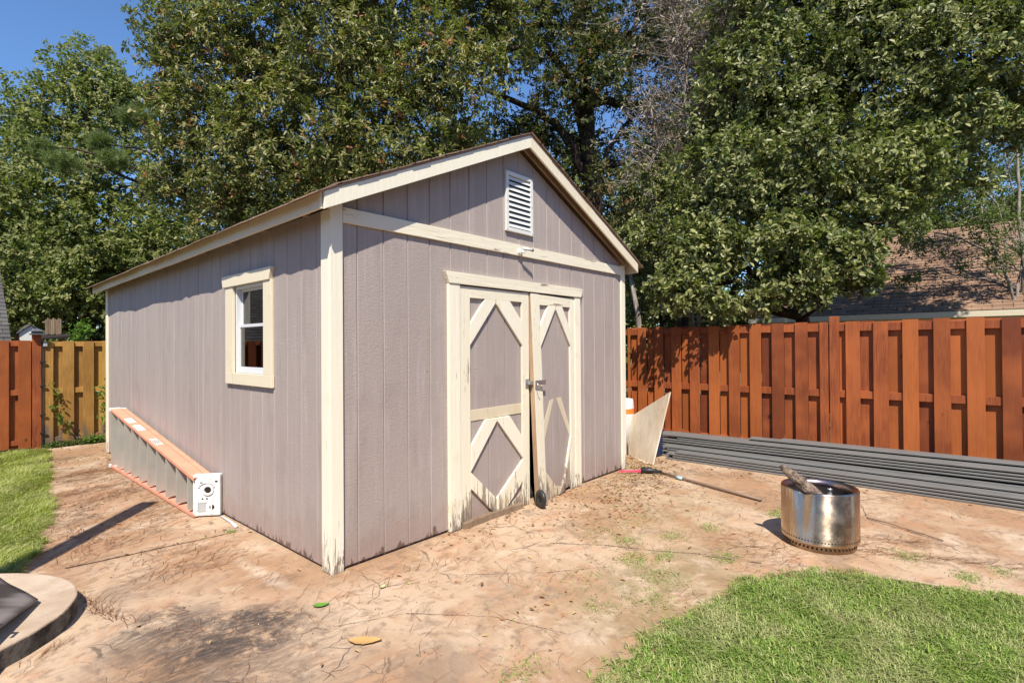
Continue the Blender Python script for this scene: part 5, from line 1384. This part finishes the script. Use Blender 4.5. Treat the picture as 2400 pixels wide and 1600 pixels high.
# white pipe end at the foot of the side wall
b = MB(); b.tube([(-.012, 1.73, .0), (-.02, 1.5, .002), (-.035, 1.36, .0)], [.008,.010,.012], 8); o = obj('pipe', b, M['plastic'], smooth=True, loc=(-.02, 1.5, 0)); tag(o, 'short white pipe along the foot of the shed wall beside the ladder', 'pipe')

# ------------------------------------------------------------------ neighbouring houses
M['brick'] = None
n = NT('brick wall', .9, .15); br = n.n.new('ShaderNodeTexBrick'); n.L(n.mapping((1,1,1), (R(90),0,0)), br.inputs['Vector'])
br.inputs['Scale'].default_value = 1; br.inputs['Brick Width'].default_value = .22; br.inputs['Row Height'].default_value = .075; br.inputs['Mortar Size'].default_value = .008
br.inputs['Color1'].default_value = (.34,.13,.07,1); br.inputs['Color2'].default_value = (.46,.20,.11,1); br.inputs['Mortar'].default_value = (.5,.44,.38,1)
n.color(br.outputs[0]); n.bump(br.outputs[1], -.5, .006); M['brick'] = n.m
M['cream_wall'] = m_plain('cream boards', (.66,.58,.42), .6, .3)
# right neighbour: low brown roof seen over the fence
hr = thing('neighbour_house', (14, -4, 0), 'neighbouring house with a long brown shingle roof behind the right fence', 'house', 'houses beyond the fences')
YA, YB = -16.0, 1.2
v = MB(); v.box(12.45, 19.5, YA+.4, YB-.4, -.03, 1.95); v.prism([(12.45,1.95),(19.5,1.95),(16,3.95)], YB-.45, YB-.4, 'y'); obj('wall', v, M['brick'], hr)
v = MB(); vs = []
nrow = 30
for i in range(nrow):
    t0, t1 = i/nrow, (i+1)/nrow
    xa, xb = 12+4*t0, 12+4*t1; za, zb = 2.03+2.32*t0, 2.03+2.32*t1
    v.add([(xa-.02,YA,za+.012),(xa-.02,YB,za+.012),(xb,YB,zb+.002),(xb,YA,zb+.002),(xa-.02,YA,za-.004),(xa-.02,YB,za-.004)], [(0,3,2,1),(0,1,5,4)])
v.add([(16,YA,4.35),(16,YB,4.35),(20,YB,2.03),(20,YA,2.03)], [(0,3,2,1)])
rf = obj('roof', v, M['shingle_n'], hr)
v = MB(); v.box(11.90, 11.99, YA, YB, 1.90, 1.925); v.box(11.88, 11.90, YA, YB, 1.90, 2.01); v.box(11.99, 12.01, YA, YB, 1.88, 2.02); obj('gutter', v, M['cream_wall'], hr)
v = MB(); v.box(12.012, 12.44, YA, YB, 1.86, 1.89); v.box(12.012, 12.03, YA, YB, 1.7, 1.86); obj('soffit', v, M['cream_wall'], hr)
# left neighbour: steep grey gable roof
hl = thing('neighbour_house', (-4.6, 17, 0), 'neighbouring brick house with a steep grey roof at the left edge', 'house', 'houses beyond the fences')
v = MB(); v.box(-9.4, -.5, 15.2, 21.8, -.03, 1.55); v.prism([(15.2,1.55),(21.8,1.55),(18.5,3.8)], -.52, -.5, 'x'); obj('wall', v, M['brick'], hl)
v = MB()
for i in range(26):
    t0, t1 = i/26, (i+1)/26; ya_, yb_ = 14.9+3.6*t0, 14.9+3.6*t1; za, zb = 1.46+2.75*t0, 1.46+2.75*t1
    v.add([(-9.8,ya_-.02,za+.014),(-.12,ya_-.02,za+.014),(-.12,yb_,zb),(-9.8,yb_,zb),(-9.8,ya_-.02,za-.004),(-.12,ya_-.02,za-.004)], [(0,1,2,3),(0,4,5,1)])
v.add([(-9.8,18.5,4.21),(-.12,18.5,4.21),(-.12,22.1,1.46),(-9.8,22.1,1.46)], [(0,1,2,3)])
obj('roof', v, M['shingle_g'], hl)
v = MB(); v.box(-9.8,-.12,14.86,14.895,1.36,1.455); obj('gutter', v, M['dark'], hl)
# old wooden play tower and white gable shed far behind the capped post
pt = thing('play_tower', tuple(np.array([*at(125,800,13)[:2], -.03])), 'weathered wooden play tower behind the back fence', 'play tower')
c_ = at(125, 765, 13); v = MB()
for k in range(9): v.box(c_[0]-.15+k*.034, c_[0]-.15+k*.034+.029, c_[1], c_[1]+.03, c_[2]-.20+.01*(k % 3), c_[2]+.17+.02*((k*5) % 3))
v.box(c_[0]-.16, c_[0]+.17, c_[1]+.031, c_[1]+.4, c_[2]+.10, c_[2]+.13); obj('boards', v, M['rotwood'], pt)
c_ = at(125, 788, 12.9); v = MB(); v.obb(c_, (.28,0,.03), (0,.3,.04), (0,0,.02)); obj('tower_roof', v, M['dark'], pt)
v = MB(); 
for dx in (-.2, .2): v.box(c_[0]+dx-.04, c_[0]+dx+.04, c_[1]+.1, c_[1]+.18, -.03, c_[2]-.02)
obj('legs', v, M['rotwood'], pt)
c_ = at(72, 778, 14); ws = thing('white_shed', (c_[0], c_[1]+.5, -.03), 'small white gabled shed behind the fence left of the capped post', 'shed')
v = MB(); v.prism([(c_[0]-.22,-.03),(c_[0]+.22,-.03),(c_[0]+.22,c_[2]-.02),(c_[0],c_[2]+.17),(c_[0]-.22,c_[2]-.02)], c_[1], c_[1]+1, 'y'); obj('wall', v, M['white'], ws)
v = MB()
for s_ in (-1, 1): v.add([(c_[0],c_[1]-.05,c_[2]+.19),(c_[0]+s_*.28,c_[1]-.05,c_[2]-.05),(c_[0]+s_*.28,c_[1]+1,c_[2]-.05),(c_[0],c_[1]+1,c_[2]+.19),(c_[0],c_[1]-.05,c_[2]+.215),(c_[0]+s_*.28,c_[1]-.05,c_[2]-.025),(c_[0]+s_*.28,c_[1]+1,c_[2]-.025),(c_[0],c_[1]+1,c_[2]+.215)], [(0,1,2,3),(4,7,6,5),(0,4,5,1),(1,5,6,2),(2,6,7,3)])
obj('roof', v, M['shingle_g'], ws)
# outside the frame: beam added to shadow the slab; house showing in reflections
pg = thing('shadow_beam', (-3.0, .2, 0), 'unseen wooden beam added to cast a shadow on the patio', 'shadow_beam')
tip = np.array([-.273, 2.696, 0.]); hb = 2.45; q = tip - LD*hb/(-LD[2])*1.0
dirb = np.array([-.66, -.75, 0]); e_ = q+dirb*2.6
v = MB(); side = np.array([.75, -.66, 0])
v.obb((q+e_)/2-np.array([0,0,.07]), (e_-q)/2, side*.075, (0, 0, .075)); obj('beam', v, M['rawwood'], pg)
pe = q+dirb*2.3; v = MB(); v.box(pe[0]-.06, pe[0]+.06, pe[1]-.06, pe[1]+.06, -.03, hb-.125); obj('post', v, M['rawwood'], pg)
hh = thing('brick_house', (-9, -14, 0), 'brick house behind the photographer', 'house', 'houses beyond the fences')
v = MB(); v.box(-16, 6, -18, -11.5, -.03, 3.0); v.box(-18, -9, -11.4, 1, -.03, 3.0); obj('wall', v, M['brick'], hh)
v = MB(); v.prism([(-18.4,2.95),(-11,2.95),(-14.7,5.0)], -16.5, 6.4, 'x'); v.prism([(-18.4,2.96),(-8.6,2.96),(-13.5,5.1)], -11.0, 1.4, 'y'); obj('roof', v, M['shingle_g'], hh)
# ------------------------------------------------------------------ camera and render settings
cd = bpy.data.cameras.new('camera'); cam = bpy.data.objects.new('camera', cd); COL.objects.link(cam)
cd.sensor_fit = 'HORIZONTAL'; cd.sensor_width = 36; cd.lens = 36*FPX/2400; cd.clip_end = 1000; cd.clip_start = .05
from mathutils import Matrix
cam.matrix_world = Matrix(((CR[0], CU[0], -CF[0], CAM[0]), (CR[1], CU[1], -CF[1], CAM[1]), (CR[2], CU[2], -CF[2], CAM[2]), (0, 0, 0, 1)))
SC.camera = cam
SC.view_settings.view_transform = 'Standard'; SC.view_settings.look = 'None'; SC.view_settings.gamma = 1
SC.view_settings.exposure = .78
SC.cycles.use_denoising = True
SC.cycles.max_bounces = 6; SC.cycles.diffuse_bounces = 2; SC.cycles.glossy_bounces = 3; SC.cycles.transmission_bounces = 4; SC.cycles.transparent_max_bounces = 8
SC.cycles.sample_clamp_indirect = 4
